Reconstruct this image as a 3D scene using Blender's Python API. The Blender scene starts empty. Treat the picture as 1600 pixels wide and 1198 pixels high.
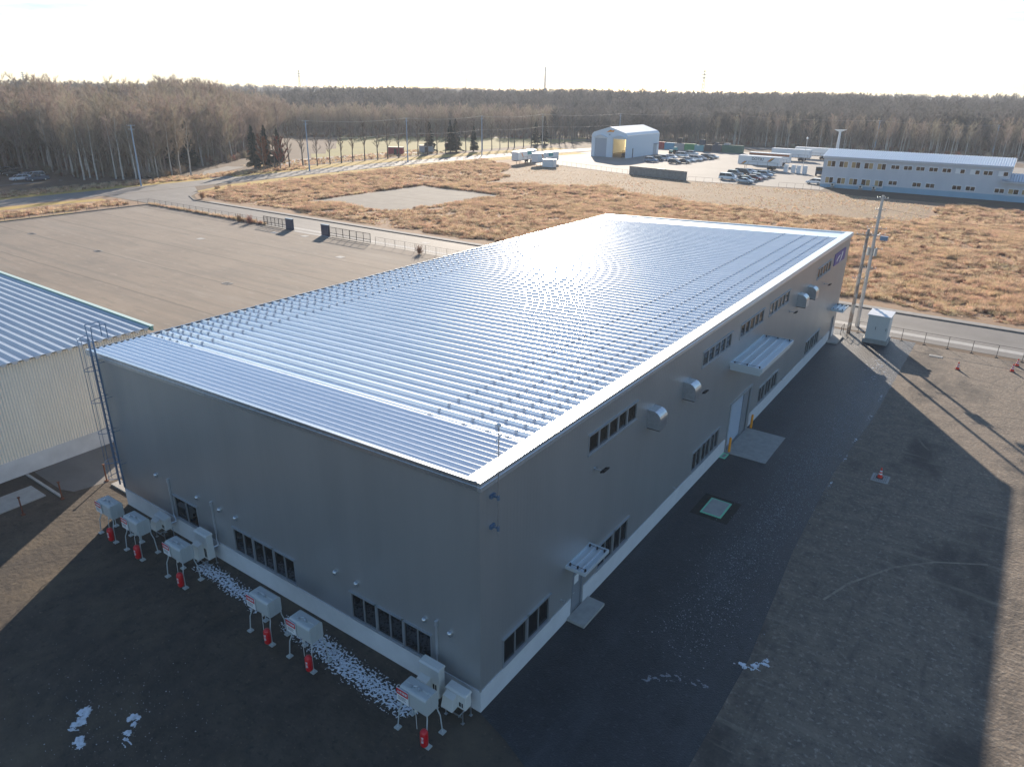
import bpy, math, random
import numpy as np
from mathutils import Vector, Matrix
R_ = math.radians
C = bpy.context.scene.collection
SC = bpy.context.scene
random.seed(7); rng = np.random.default_rng(7)

# ------------------------------------------------------------------ camera
CAM = Vector((12.93, -16.749, 22.573))
def cam_setup():
    y, p, r = 0.607707, 0.38930, 0.0140
    right = Vector((math.cos(y), math.sin(y), 0))
    fwd = Vector((-math.sin(y)*math.cos(p), math.cos(y)*math.cos(p), -math.sin(p)))
    up = right.cross(fwd)
    rr = math.cos(r)*right + math.sin(r)*up
    uu = -math.sin(r)*right + math.cos(r)*up
    cd = bpy.data.cameras.new('camera'); co = bpy.data.objects.new('camera', cd); C.objects.link(co)
    m = Matrix((rr, uu, -fwd)).transposed().to_4x4(); m.translation = CAM
    co.matrix_world = m
    cd.sensor_width = 36; cd.lens = 1121.943/1600*36; cd.clip_start = .2; cd.clip_end = 9000
    SC.camera = co
cam_setup()
# ------------------------------------------------------------------ sky + sun
SUN_AZ, SUN_EL = 32.6, 18.9           # degrees to the left of +Y, elevation
SKY_STRENGTH, SUN_STRENGTH, EXPOSURE = 0.088, 5.0, 1.0
W = bpy.data.worlds.new("World"); SC.world = W; W.use_nodes = True
def world_setup():
    nt = W.node_tree; n = nt.nodes; l = nt.links; n.clear()
    out = n.new('ShaderNodeOutputWorld'); bg = n.new('ShaderNodeBackground')
    sky = n.new('ShaderNodeTexSky'); sky.sky_type = 'NISHITA'; sky.sun_disc = False
    sky.sun_elevation = R_(SUN_EL); sky.sun_rotation = R_(-SUN_AZ)
    sky.altitude = 50; sky.air_density = 1.0; sky.dust_density = 0.35; sky.ozone_density = 1.6
    # thin cloud veils low over the horizon
    tc = n.new('ShaderNodeTexCoord'); sep = n.new('ShaderNodeSeparateXYZ'); l.new(tc.outputs['Generated'], sep.inputs[0])
    mp = n.new('ShaderNodeMapping'); mp.inputs['Scale'].default_value = (3.0, 3.0, 26); l.new(tc.outputs['Generated'], mp.inputs[0])
    no = n.new('ShaderNodeTexNoise'); no.inputs['Scale'].default_value = 1.7; no.inputs['Detail'].default_value = 9; no.inputs['Roughness'].default_value = .62
    l.new(mp.outputs[0], no.inputs['Vector'])
    r1 = n.new('ShaderNodeMapRange'); r1.inputs['From Min'].default_value = .46; r1.inputs['From Max'].default_value = .62; l.new(no.outputs['Fac'], r1.inputs['Value'])
    r2 = n.new('ShaderNodeMapRange'); r2.inputs['From Min'].default_value = .34; r2.inputs['From Max'].default_value = .06
    r2.inputs['To Min'].default_value = 0; r2.inputs['To Max'].default_value = 1.0; l.new(sep.outputs['Z'], r2.inputs['Value'])
    mu = n.new('ShaderNodeMath'); mu.operation = 'MULTIPLY'; l.new(r1.outputs[0], mu.inputs[0]); l.new(r2.outputs[0], mu.inputs[1])
    mx = n.new('ShaderNodeMixRGB'); mx.blend_type = 'MULTIPLY'; l.new(mu.outputs[0], mx.inputs['Fac']); l.new(sky.outputs[0], mx.inputs[1])
    mx.inputs[2].default_value = (.60, .64, .68, 1)
    tn = n.new('ShaderNodeMixRGB'); tn.blend_type = 'MULTIPLY'; tn.inputs['Fac'].default_value = 1; tn.inputs[2].default_value = (.91,1.0,1.08,1); l.new(mx.outputs[0], tn.inputs[1]); l.new(tn.outputs[0], bg.inputs['Color']); bg.inputs['Strength'].default_value = SKY_STRENGTH
    l.new(bg.outputs[0], out.inputs[0])
world_setup()
sd = bpy.data.lights.new('sun', 'SUN'); so = bpy.data.objects.new('sun', sd); C.objects.link(so)
sd.energy = SUN_STRENGTH; sd.angle = R_(.53); sd.color = (1, .86, .70)
_d = Vector((math.sin(R_(SUN_AZ))*math.cos(R_(SUN_EL)), -math.cos(R_(SUN_AZ))*math.cos(R_(SUN_EL)), -math.sin(R_(SUN_EL))))
so.rotation_euler = _d.to_track_quat('-Z', 'Y').to_euler(); so.location = (-80, 120, 80)
SC.view_settings.view_transform = 'Standard'; SC.view_settings.look = 'None'
SC.view_settings.exposure = EXPOSURE; SC.view_settings.gamma = 1; SC.view_settings.use_curve_mapping = False

# ------------------------------------------------------------------ materials
def mat(name, col, rough=.6, metal=0, c2=None, scale=4, detail=5, lo=.35, hi=.65, bump=0, bscale=None, stretch=(1,1,1), rnd=None, coat=0, spec=.5, extra=None, trans=0, tl=0):
    m = bpy.data.materials.new(name); m.use_nodes = True
    nt = m.node_tree; n = nt.nodes; l = nt.links; b = n['Principled BSDF']
    b.inputs['Base Color'].default_value = (*col, 1); b.inputs['Roughness'].default_value = rough
    b.inputs['Metallic'].default_value = metal; b.inputs['Coat Weight'].default_value = coat
    b.inputs['Specular IOR Level'].default_value = spec
    b.inputs['Transmission Weight'].default_value = trans
    src = None
    if c2 or bump or extra:
        g = n.new('ShaderNodeNewGeometry'); mp = n.new('ShaderNodeMapping'); mp.inputs['Scale'].default_value = stretch
        l.new(g.outputs['Position'], mp.inputs[0])
    if c2:
        no = n.new('ShaderNodeTexNoise'); no.inputs['Scale'].default_value = scale; no.inputs['Detail'].default_value = detail
        no.inputs['Roughness'].default_value = .6
        l.new(mp.outputs[0], no.inputs['Vector'])
        r = n.new('ShaderNodeMapRange'); r.inputs['From Min'].default_value = lo; r.inputs['From Max'].default_value = hi; l.new(no.outputs['Fac'], r.inputs['Value'])
        x = n.new('ShaderNodeMixRGB'); x.inputs[1].default_value = (*col, 1); x.inputs[2].default_value = (*c2, 1); l.new(r.outputs[0], x.inputs['Fac'])
        src = x.outputs[0]
    if extra:                       # further colour layers: (colour, scale, lo, hi, strength, stretch)
        for (ec, es, elo, ehi, est, estr) in extra:
            mp2 = n.new('ShaderNodeMapping'); mp2.inputs['Scale'].default_value = estr[:3]
            if len(estr) > 3: mp2.inputs['Rotation'].default_value = (0, 0, estr[3])
            l.new(g.outputs['Position'], mp2.inputs[0])
            no2 = n.new('ShaderNodeTexNoise'); no2.inputs['Scale'].default_value = es; no2.inputs['Detail'].default_value = 6; no2.inputs['Roughness'].default_value = .65
            l.new(mp2.outputs[0], no2.inputs['Vector'])
            r3 = n.new('ShaderNodeMapRange'); r3.inputs['From Min'].default_value = elo; r3.inputs['From Max'].default_value = ehi
            r3.inputs['To Max'].default_value = est; l.new(no2.outputs['Fac'], r3.inputs['Value'])
            x2 = n.new('ShaderNodeMixRGB'); l.new(r3.outputs[0], x2.inputs['Fac'])
            if src: l.new(src, x2.inputs[1])
            else: x2.inputs[1].default_value = (*col, 1)
            x2.inputs[2].default_value = (*ec, 1); src = x2.outputs[0]
    if rnd:
        oi = n.new('ShaderNodeObjectInfo'); h = n.new('ShaderNodeHueSaturation')
        if src: l.new(src, h.inputs['Color'])
        else: h.inputs['Color'].default_value = (*col, 1)
        mr = n.new('ShaderNodeMapRange'); mr.inputs['To Min'].default_value = 1-rnd; mr.inputs['To Max'].default_value = 1+rnd
        l.new(oi.outputs['Random'], mr.inputs['Value']); l.new(mr.outputs[0], h.inputs['Value'])
        ml = n.new('ShaderNodeMath'); ml.operation = 'MULTIPLY_ADD'; ml.inputs[1].default_value = 7.31; ml.inputs[2].default_value = .2
        l.new(oi.outputs['Random'], ml.inputs[0]); fr = n.new('ShaderNodeMath'); fr.operation = 'FRACT'; l.new(ml.outputs[0], fr.inputs[0])
        mh = n.new('ShaderNodeMapRange'); mh.inputs['To Min'].default_value = .5-.03; mh.inputs['To Max'].default_value = .5+.03
        l.new(fr.outputs[0], mh.inputs['Value']); l.new(mh.outputs[0], h.inputs['Hue'])
        src = h.outputs[0]
    if src: l.new(src, b.inputs['Base Color'])
    if bump:
        nb = n.new('ShaderNodeTexNoise'); nb.inputs['Scale'].default_value = bscale or scale*4; nb.inputs['Detail'].default_value = 6
        l.new(mp.outputs[0], nb.inputs['Vector'])
        bu = n.new('ShaderNodeBump'); bu.inputs['Strength'].default_value = min(1, bump); bu.inputs['Distance'].default_value = .05*bump
        l.new(nb.outputs['Fac'], bu.inputs['Height']); l.new(bu.outputs[0], b.inputs['Normal'])
    if tl:                          # thin blades and leaves let light through
        t = n.new('ShaderNodeBsdfTranslucent'); ms = n.new('ShaderNodeMixShader'); ms.inputs[0].default_value = tl
        if src: l.new(src, t.inputs['Color'])
        else: t.inputs['Color'].default_value = (*col, 1)
        l.new(b.outputs[0], ms.inputs[1]); l.new(t.outputs[0], ms.inputs[2]); l.new(ms.outputs[0], n['Material Output'].inputs['Surface'])
    return m
def ribbed(m, axis, period, depth, sharp=.2):
    """fine vertical relief for profiled sheet, as a bump along one axis"""
    nt = m.node_tree; n = nt.nodes; l = nt.links; b = n['Principled BSDF']
    g = n.new('ShaderNodeNewGeometry'); s = n.new('ShaderNodeSeparateXYZ'); l.new(g.outputs['Position'], s.inputs[0])
    a = n.new('ShaderNodeMath'); a.operation = 'MULTIPLY'; a.inputs[1].default_value = 2*math.pi/period
    if axis == 'XY':
        ad = n.new('ShaderNodeMath'); ad.operation = 'ADD'; l.new(s.outputs['X'], ad.inputs[0]); l.new(s.outputs['Y'], ad.inputs[1]); l.new(ad.outputs[0], a.inputs[0])
    else: l.new(s.outputs[axis], a.inputs[0])
    si = n.new('ShaderNodeMath'); si.operation = 'SINE'; l.new(a.outputs[0], si.inputs[0])
    bu = n.new('ShaderNodeBump'); bu.inputs['Strength'].default_value = 1; bu.inputs['Distance'].default_value = depth
    l.new(si.outputs[0], bu.inputs['Height']); l.new(bu.outputs[0], b.inputs['Normal'])
    return m
M = {}
M['wall'] = ribbed(mat('silver_grey_siding', (.42,.425,.43), .38, .50, c2=(.385,.39,.395), scale=.5, stretch=(1,1,.15), extra=[((.31,.32,.335),.35,.5,.8,.35,(1,1,.3))]), 'XY', .22, .0016)
M['roof'] = mat('galvanised_roof_sheet', (.94,.95,.96), .24, .52, c2=(.88,.90,.92), scale=.6, stretch=(.25,2,1), lo=.4, hi=.6)
M['flash'] = mat('pale_metal_flashing', (.72,.75,.78), .3, .75)
M['clip'] = mat('dull_steel_clip', (.30,.36,.44), .5, .5)
M['plinth'] = mat('white_painted_plinth', (.66,.67,.69), .7, c2=(.6,.61,.63), scale=1.2, bump=.1, bscale=20)
M['frame'] = mat('aluminium_frame', (.42,.44,.46), .4, .5)
M['glass'] = mat('dark_window_glass', (.012,.013,.014), .03, 0, spec=.6)
M['glassb'] = mat('brown_reflecting_glass', (.03,.022,.015), .05, 0, spec=.6)
M['galv'] = mat('galvanised_steel', (.62,.65,.68), .3, .85, c2=(.52,.55,.58), scale=6)
M['canopy'] = mat('pale_canopy_sheet', (.62,.68,.72), .4, .3)
M['hole'] = mat('brown_excavated_surround', (.055,.045,.038), .95, c2=(.035,.03,.026), scale=3, bump=.5, bscale=12)
M['door'] = mat('grey_steel_door', (.26,.28,.31), .5, .2)
M['dark'] = mat('dark_opening', (.02,.02,.022), .8)
M['conc'] = mat('pale_concrete', (.40,.39,.37), .85, c2=(.33,.32,.30), scale=2.5, bump=.15, bscale=30)
M['concw'] = mat('weathered_concrete', (.30,.29,.27), .9, c2=(.22,.21,.2), scale=1.5, bump=.2, bscale=12)
M['blueladder'] = mat('blue_grey_steel', (.16,.24,.36), .45, .5)
M['cream'] = ribbed(mat('cream_corrugated_sheet', (.88,.82,.72), .6, 0, c2=(.83,.77,.67), scale=.8, stretch=(1,1,.2)), 'Y', .16, .03)
M['creamw'] = mat('white_rendered_base', (.60,.61,.63), .8, c2=(.50,.51,.53), scale=.8, bump=.1)
M['croof'] = mat('pale_blue_roof_sheet', (.52,.56,.60), .38, .3, c2=(.46,.50,.56), scale=.5)
M['greentrim'] = mat('green_trim', (.16,.34,.30), .5, .1)
M['greentop'] = mat('pale_green_capping', (.55,.68,.62), .5, .1)
M['soil'] = mat('dark_soil', (.095,.076,.058), .95, c2=(.06,.048,.038), scale=.9, detail=9, bump=1.0, bscale=3.5, extra=[((.20,.165,.12),5,.60,.74,.8,(1,1,1)),((.035,.028,.022),3,.55,.68,.7,(1,1,1)),((.06,.05,.042),.35,.5,.66,.75,(1,.5,1)),((.17,.13,.085),.22,.5,.7,.6,(1,1,1))])
M['gravel'] = mat('grey_brown_gravel', (.21,.168,.128), .95, c2=(.155,.127,.102), scale=1.1, detail=10, bump=1.0, bscale=6, extra=[((.11,.092,.078),1.6,.5,.72,.7,(1,1,1)),((.36,.315,.26),4.5,.54,.70,.85,(1,1,1)),((.10,.085,.07),3.2,.55,.68,.7,(1,1,1)),((.07,.06,.052),.15,.50,.60,.9,(1,.45,1,.5)),((.09,.078,.066),6.5,.56,.68,.75,(1,1,1)),((.26,.215,.165),.6,.55,.7,.7,(.35,2.4,1,-.6)),((.10,.085,.072),.5,.58,.7,.7,(2.6,.3,1,.9))])
M['asph'] = mat('new_dark_asphalt', (.020,.021,.025), .5, c2=(.032,.033,.037), scale=.6, detail=9, bump=.9, bscale=16, spec=.55, extra=[((.075,.08,.092),5.5,.56,.70,.8,(1,1,1)),((.010,.010,.012),3.5,.55,.68,.7,(1,1,1)),((.055,.06,.068),.30,.50,.68,.6,(1.6,.35,1)),((.008,.008,.01),1.3,.56,.7,.6,(1,.6,1)),((.09,.09,.085),4,.66,.74,.5,(.5,2,1))])
M['oldasph'] = mat('old_grey_asphalt', (.175,.165,.155), .8, c2=(.14,.132,.125), scale=.35, detail=8, bump=.3, bscale=18, extra=[((.22,.208,.19),.25,.5,.7,.6,(.1,1.5,1)),((.11,.103,.095),1.5,.58,.72,.6,(1,1,1))])
M['lot'] = mat('tan_worn_paving', (.235,.19,.15), .9, c2=(.195,.157,.124), scale=.10, detail=8, bump=.3, bscale=14, extra=[((.135,.117,.10),.5,.5,.72,.7,(.1,1.3,1,.07)),((.27,.24,.205),.3,.55,.72,.55,(.12,1.1,1,-.05)),((.13,.112,.097),.06,.52,.7,.6,(1,1,1)),((.12,.105,.09),.9,.6,.7,.6,(.05,1.6,1,.0)),((.29,.255,.21),1.6,.56,.70,.7,(.30,1,1)),((.125,.108,.092),1.1,.55,.70,.7,(.18,1,1)),((.14,.12,.10),.35,.52,.66,.6,(.06,1.2,1,.04))])
M['yard'] = mat('far_yard_paving', (.25,.235,.215), .85, c2=(.21,.198,.18), scale=.08, detail=7, extra=[((.31,.29,.265),.3,.55,.7,.5,(.3,1,1))])
M['kerb'] = mat('kerb_concrete', (.20,.19,.18), .9, c2=(.13,.125,.12), scale=1.2)
M['drygrass'] = mat('dry_brown_ground', (.30,.19,.115), .95, c2=(.24,.15,.09), scale=.25, detail=8, bump=1, bscale=2.5, extra=[((.26,.18,.10),.9,.5,.7,.7,(1,1,1)),((.09,.06,.035),1.3,.58,.7,.6,(1,1,1))])
M['mown'] = mat('mown_straw_ground', (.27,.19,.115), .95, c2=(.21,.148,.09), scale=.2, detail=9, bump=1, bscale=3, extra=[((.33,.25,.16),1.1,.55,.75,.6,(1,1,1)),((.15,.11,.07),.7,.58,.72,.6,(1,1,1))])
M['yellow'] = mat('yellow_verge_grass', (.46,.31,.06), .95, c2=(.34,.235,.055), scale=.4, detail=8, bump=1, bscale=4, extra=[((.14,.12,.05),.5,.55,.7,.7,(1,1,1))])
M['lawn'] = mat('faded_lawn', (.23,.20,.05), .95, c2=(.18,.165,.045), scale=.1, detail=7, bump=.5, bscale=3, extra=[((.28,.23,.09),.4,.5,.7,.5,(1,1,1)),((.12,.10,.05),.12,.55,.7,.6,(1,1,1))])
M['litter'] = mat('leaf_litter_ground', (.12,.078,.048), .95, c2=(.08,.055,.036), scale=.12, detail=9, bump=1, bscale=2, extra=[((.23,.17,.06),.12,.55,.7,.55,(1,1,1))])
M['padgrav'] = mat('grey_gravel_pad', (.25,.225,.19), .95, c2=(.2,.18,.155), scale=.3, detail=8, bump=.4, bscale=10, extra=[((.16,.14,.12),.3,.55,.7,.6,(.2,1,1))])
M['white'] = mat('white_paint', (.78,.79,.80), .45)
M['whitem'] = mat('white_metal', (.74,.76,.78), .4, .1)
M['acw'] = mat('ivory_painted_steel', (.66,.66,.63), .5)
M['tank'] = mat('pale_grey_tank_paint', (.50,.53,.53), .45, .1)
M['red'] = mat('red_paint', (.62,.012,.02), .35, coat=.3)
M['redc'] = mat('red_cone_plastic', (.80,.05,.03), .5)
M['orange'] = mat('orange_bollard', (.85,.30,.01), .5)
M['mint'] = mat('mint_green_rim', (.22,.62,.40), .6)
M['purple'] = mat('purple_sign', (.12,.085,.30), .5)
M['black'] = mat('black_rubber', (.02,.02,.02), .7)
M['darksteel'] = mat('dark_brown_steel', (.045,.04,.042), .6, .2)
M['rust'] = mat('rusty_post', (.16,.06,.035), .8)
M['pole'] = mat('concrete_pole', (.45,.44,.43), .8, c2=(.36,.35,.34), scale=2)
M['polebr'] = mat('brown_grey_pole', (.26,.21,.18), .8, c2=(.4,.38,.36), scale=1, lo=.45, hi=.55)
M['polebl'] = mat('blue_grey_pole', (.32,.42,.55), .5, .2)
M['wire'] = mat('pale_wire', (.50,.46,.41), .7)
M['wired'] = mat('dark_wire', (.05,.05,.05), .6)
M['offwall'] = mat('pale_blue_grey_wall', (.56,.59,.64), .7, c2=(.52,.55,.60), scale=.6, stretch=(1,1,.3))
M['offbase'] = mat('blue_base_wall', (.27,.44,.57), .7, c2=(.24,.40,.53), scale=.5)
M['offroof'] = mat('pale_blue_roofing', (.80,.85,.88), .4, .2)
M['curtain'] = mat('tan_curtain', (.42,.29,.14), .8)
M['ware'] = mat('white_warehouse_sheet', (.66,.73,.80), .6)
M['wareroof'] = mat('white_roof_sheet', (.85,.85,.85), .4)
M['shut'] = mat('grey_shutter', (.36,.42,.50), .5, .2)
M['inner'] = mat('yellow_translucent_lining', (.85,.68,.36), .8, tl=.7)
M['innerwall'] = mat('dark_interior', (.10,.07,.05), .9)
M['bark'] = mat('brown_grey_bark', (.26,.21,.17), .85, rnd=.25)
M['twig'] = mat('grey_brown_twigs', (.36,.295,.23), .75, rnd=.25, tl=.25)
M['twigd'] = mat('far_forest_twigs', (.19,.175,.16), .85, rnd=.3, tl=.25)
M['barkd'] = mat('dark_bark', (.11,.09,.075), .9)
M['twigs'] = mat('dark_brown_twigs', (.22,.165,.125), .85)
M['twigr'] = mat('rusty_brown_leaves', (.20,.075,.045), .9, rnd=.2)
M['birch'] = mat('white_birch_bark', (.58,.54,.49), .75, c2=(.4,.37,.33), scale=1.5, stretch=(1,1,3))
M['fir'] = mat('dark_fir_needles', (.022,.040,.024), .8, rnd=.3)
M['tuft'] = mat('russet_grass_blades', (.57,.41,.275), .75, rnd=.32, tl=.5)
M['tuftp'] = mat('straw_grass_blades', (.70,.56,.39), .75, rnd=.25, tl=.5)
M['tuftd'] = mat('dark_brown_weed', (.26,.14,.085), .85, rnd=.3, tl=.3)
M['snow'] = mat('frost', (.70,.73,.78), .7, c2=(.45,.46,.48), scale=6, lo=.45, hi=.7)
M['frost'] = mat('thin_frost', (.24,.26,.29), .7)
M['rime'] = mat('rime_speck', (.42,.44,.48), .6)
def paint(name, c, metal=.1): return mat(name, c, .28, metal, coat=.5)
PA = {'white': paint('white_car_paint', (.75,.76,.78)), 'black': paint('black_car_paint', (.015,.016,.018)), 'silver': paint('silver_car_paint', (.45,.47,.5), .6),
      'navy': paint('navy_car_paint', (.02,.04,.09)), 'bluegrey': paint('blue_grey_car_paint', (.14,.2,.3), .4), 'red': paint('maroon_car_paint', (.22,.02,.02)),
      'grey': paint('grey_car_paint', (.16,.17,.18), .4), 'green': paint('dark_green_car_paint', (.02,.05,.05))}

def joints(m, axis, first, step, width, col):
    nt = m.node_tree; n = nt.nodes; l = nt.links; b = n['Principled BSDF']; src = b.inputs['Base Color'].links[0].from_socket
    g = n.new('ShaderNodeNewGeometry'); s = n.new('ShaderNodeSeparateXYZ'); l.new(g.outputs['Position'], s.inputs[0])
    wn = n.new('ShaderNodeTexNoise'); wn.inputs['Scale'].default_value = .25; l.new(g.outputs['Position'], wn.inputs['Vector'])
    w = n.new('ShaderNodeMath'); w.operation = 'MULTIPLY_ADD'; w.inputs[1].default_value = .35; l.new(wn.outputs['Fac'], w.inputs[0]); l.new(s.outputs[axis], w.inputs[2])
    a = n.new('ShaderNodeMath'); a.operation = 'SUBTRACT'; a.inputs[1].default_value = first; l.new(w.outputs[0], a.inputs[0])
    p = n.new('ShaderNodeMath'); p.operation = 'PINGPONG'; p.inputs[1].default_value = step/2; l.new(a.outputs[0], p.inputs[0])
    r = n.new('ShaderNodeMapRange'); r.inputs['From Min'].default_value = width*.35; r.inputs['From Max'].default_value = width; r.inputs['To Min'].default_value = .7; r.inputs['To Max'].default_value = 0; l.new(p.outputs[0], r.inputs['Value'])
    x = n.new('ShaderNodeMixRGB'); l.new(r.outputs[0], x.inputs['Fac']); l.new(src, x.inputs[1]); x.inputs[2].default_value = (*col,1); l.new(x.outputs[0], b.inputs['Base Color'])
joints(M['lot'], 'Y', 33.8, 8.6, .17, (.09,.075,.062)); joints(M['oldasph'], 'Y', 67.1, 90, .06, (.12,.11,.10)); joints(M['padgrav'], 'Y', 103, 16, .3, (.15,.13,.11))
# ------------------------------------------------------------------ mesh helpers
class MB:
    def __init__(s): s.v = []; s.f = []; s.mi = []; s.cur = 0
    def add(s, vs, fs):
        o = len(s.v); s.v += [tuple(v) for v in vs]; s.f += [tuple(i+o for i in f) for f in fs]; s.mi += [s.cur]*len(fs); return s
    def box(s, x0, y0, z0, x1, y1, z1):
        vs = [(x0,y0,z0),(x1,y0,z0),(x1,y1,z0),(x0,y1,z0),(x0,y0,z1),(x1,y0,z1),(x1,y1,z1),(x0,y1,z1)]
        return s.add(vs, [(0,3,2,1),(4,5,6,7),(0,1,5,4),(1,2,6,5),(2,3,7,6),(3,0,4,7)])
    def quad(s, a, b, c, d): return s.add([a,b,c,d], [(0,1,2,3)])
    def hexa(s, bot, top): # two rings of equal length
        n = len(bot); fs = [tuple(reversed(range(n))), tuple(range(n, 2*n))] + [(i, (i+1) % n, n+(i+1) % n, n+i) for i in range(n)]
        return s.add(list(bot)+list(top), fs)
    def prism(s, poly, z0, z1): return s.hexa([(x,y,z0) for x,y in poly], [(x,y,z1) for x,y in poly])
    def prism_x(s, poly, x0, x1): # poly in (y,z)
        return s.hexa([(x0,y,z) for y,z in poly], [(x1,y,z) for y,z in poly])
    def prism_y(s, poly, y0, y1): # poly in (x,z)
        return s.hexa([(x,y1,z) for x,z in poly], [(x,y0,z) for x,z in poly])
    def tube(s, p0, p1, r0, r1=None, n=8, cap=True):
        if r1 is None: r1 = r0
        p0 = Vector(p0); p1 = Vector(p1); d = p1-p0
        if d.length < 1e-7: return s
        a = d.orthogonal().normalized(); b = d.normalized().cross(a)
        o = [(math.cos(2*math.pi*i/n), math.sin(2*math.pi*i/n)) for i in range(n)]
        vs = [tuple(p0+(a*c+b*t)*r0) for c, t in o]+[tuple(p1+(a*c+b*t)*r1) for c, t in o]
        fs = [(i, (i+1) % n, n+(i+1) % n, n+i) for i in range(n)]
        if cap: fs += [tuple(reversed(range(n))), tuple(range(n, 2*n))]
        return s.add(vs, fs)
    def path(s, pts, r, n=6):
        for a, b in zip(pts[:-1], pts[1:]): s.tube(a, b, r, r, n)
        return s
    def lathe(s, prof, c=(0,0,0), n=16, a0=0, a1=2*math.pi): # prof (r,z)
        vs = []; fs = []; m = len(prof)
        for i in range(n):
            t = 2*math.pi*i/n
            for r, z in prof: vs.append((c[0]+r*math.cos(t), c[1]+r*math.sin(t), c[2]+z))
        for i in range(n):
            j = (i+1) % n
            for k in range(m-1): fs.append((i*m+k, j*m+k, j*m+k+1, i*m+k+1))
        return s.add(vs, fs)
    def rbox(s, x0, y0, z0, x1, y1, z1, r, axis='x', n=4):
        """box with rounded edges along one axis"""
        def ring(a0, b0, a1, b1):
            out = []
            for (ca, cb, t0) in ((a1-r, b1-r, 0), (a0+r, b1-r, 90), (a0+r, b0+r, 180), (a1-r, b0+r, 270)):
                for k in range(n+1):
                    t = math.radians(t0+90*k/n); out.append((ca+r*math.cos(t), cb+r*math.sin(t)))
            return out
        if axis == 'x': rg = ring(y0, z0, y1, z1); return s.hexa([(x0,a,b) for a,b in rg], [(x1,a,b) for a,b in rg])
        if axis == 'y': rg = ring(x0, z0, x1, z1); return s.hexa([(a,y1,b) for a,b in rg], [(a,y0,b) for a,b in rg])
        rg = ring(x0, y0, x1, y1); return s.hexa([(a,b,z0) for a,b in rg], [(a,b,z1) for a,b in rg])
    def mesh(s, name, mats):
        me = bpy.data.meshes.new(name); me.from_pydata(s.v, [], s.f)
        for m in (mats if isinstance(mats, (list, tuple)) else [mats]): me.materials.append(m)
        if any(s.mi): me.polygons.foreach_set('material_index', s.mi)
        me.update(); return me
    def obj(s, name, mats, parent=None, loc=None, kind=None):
        return link(name, s.mesh(name, mats), parent, loc, kind)
def link(name, me, parent=None, loc=None, kind=None, rz=0):
    o = bpy.data.objects.new(name, me); C.objects.link(o)
    if parent is not None: o.parent = parent
    if loc is not None: o.location = loc
    if rz: o.rotation_euler.z = rz
    if kind: o['kind'] = kind
    return o
def tag(o, label, cat, group=None):
    o['label'] = label; o['category'] = cat
    if group: o['group'] = group
    return o
def thing(name, label, cat, loc=(0,0,0), rz=0, group=None):
    o = link(name, None, None, loc, None, rz); return tag(o, label, cat, group)
def dup(root, loc=None, rz=None, label=None, group=None):
    def rec(o, par):
        c = o.copy(); C.objects.link(c)
        if par is not None: c.parent = par
        for ch in list(kids.get(o, [])): rec(ch, c)
        return c
    kids = {}
    def coll(o):
        kids[o] = list(o.children)
        for ch in kids[o]: coll(ch)
    coll(root)
    r = rec(root, None)
    if loc is not None: r.location = loc
    if rz is not None: r.rotation_euler.z = rz
    if label: r['label'] = label
    if group: r['group'] = group
    return r
def sheet(name, poly, z, m, parent=None, kind='structure'):
    b = MB(); b.add([(x,y,z) for x,y in poly], [tuple(range(len(poly)))]); return b.obj(name, m, parent, kind=kind if parent is None else None)
def smooth(me):
    me.polygons.foreach_set('use_smooth', [True]*len(me.polygons)); return me
def text_mesh(s, size, m, name='lettering', italic=0):
    cu = bpy.data.curves.new(name, 'FONT'); cu.body = s; cu.size = size; cu.align_x = 'CENTER'; cu.align_y = 'CENTER'; cu.extrude = .004; cu.offset = .012*size
    cu.shear = italic
    o = bpy.data.objects.new('tmp', cu); C.objects.link(o); bpy.context.view_layer.update()
    dg = bpy.context.evaluated_depsgraph_get(); me = bpy.data.meshes.new_from_object(o.evaluated_get(dg))
    bpy.data.objects.remove(o); me.materials.clear(); me.materials.append(m); return me

# ------------------------------------------------------------------ terrain
def ss(a, b, x): t = np.clip((x-a)/(b-a), 0, 1); return t*t*(3-2*t)
def hgt(x, y):
    x = np.asarray(x, float); y = np.asarray(y, float)
    dx, dy = x-CAM.x, y-CAM.y; r = np.hypot(dx, dy); az = np.degrees(np.arctan2(-dx, dy))
    h = (7.0+1.6*np.sin(x*.012+1)*np.cos(y*.009)+1.0*np.sin(x*.031+y*.02))*ss(410, 560, r)
    h2 = 5.0*ss(-205, -285, x)*ss(50, 57, az)*ss(-40, 40, y)
    return np.maximum(h, h2)
def ground():
    rs = [0,40,80,120,150,180,210,240,270,300,330,360,390,420,450,480,510,540,580,640,720,850,1100,1500,2200,3500,6000]
    az = np.radians(np.arange(0, 360, 3)); vs = [(CAM.x, CAM.y, 0)]; fs = []
    for r in rs[1:]:
        x = CAM.x-r*np.sin(az); y = CAM.y+r*np.cos(az); z = hgt(x, y)
        vs += list(zip(x.tolist(), y.tolist(), z.tolist()))
    n = len(az)
    for j in range(n): fs.append((0, 1+(j), 1+(j+1) % n))
    for i in range(len(rs)-2):
        a = 1+i*n; b = a+n
        for j in range(n): fs.append((a+j, b+j, b+(j+1) % n, a+(j+1) % n))
    me = bpy.data.meshes.new('ground'); me.from_pydata(vs, [], fs); me.materials.append(M['litter']); me.update(); smooth(me)
    link('ground', me, kind='structure')
ground()
Z = .004
sheet('soil', [(-60,-60),(60,-60),(60,-6),(3.5,-1.1),(1.5,-.45),(0,-.05),(-25.8,.1),(-27,3.5),(-29.2,1.3),(-31,-1.4),(-60,-1.4)], 1*Z, M['soil'])
sheet('gravel_yard', [(3.5,-1.1),(9,-6),(12,-12),(16,-60),(120,-60),(120,60.4),(5.8,60.4),(5.8,-2.5)], 2*Z, M['gravel'])
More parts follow.
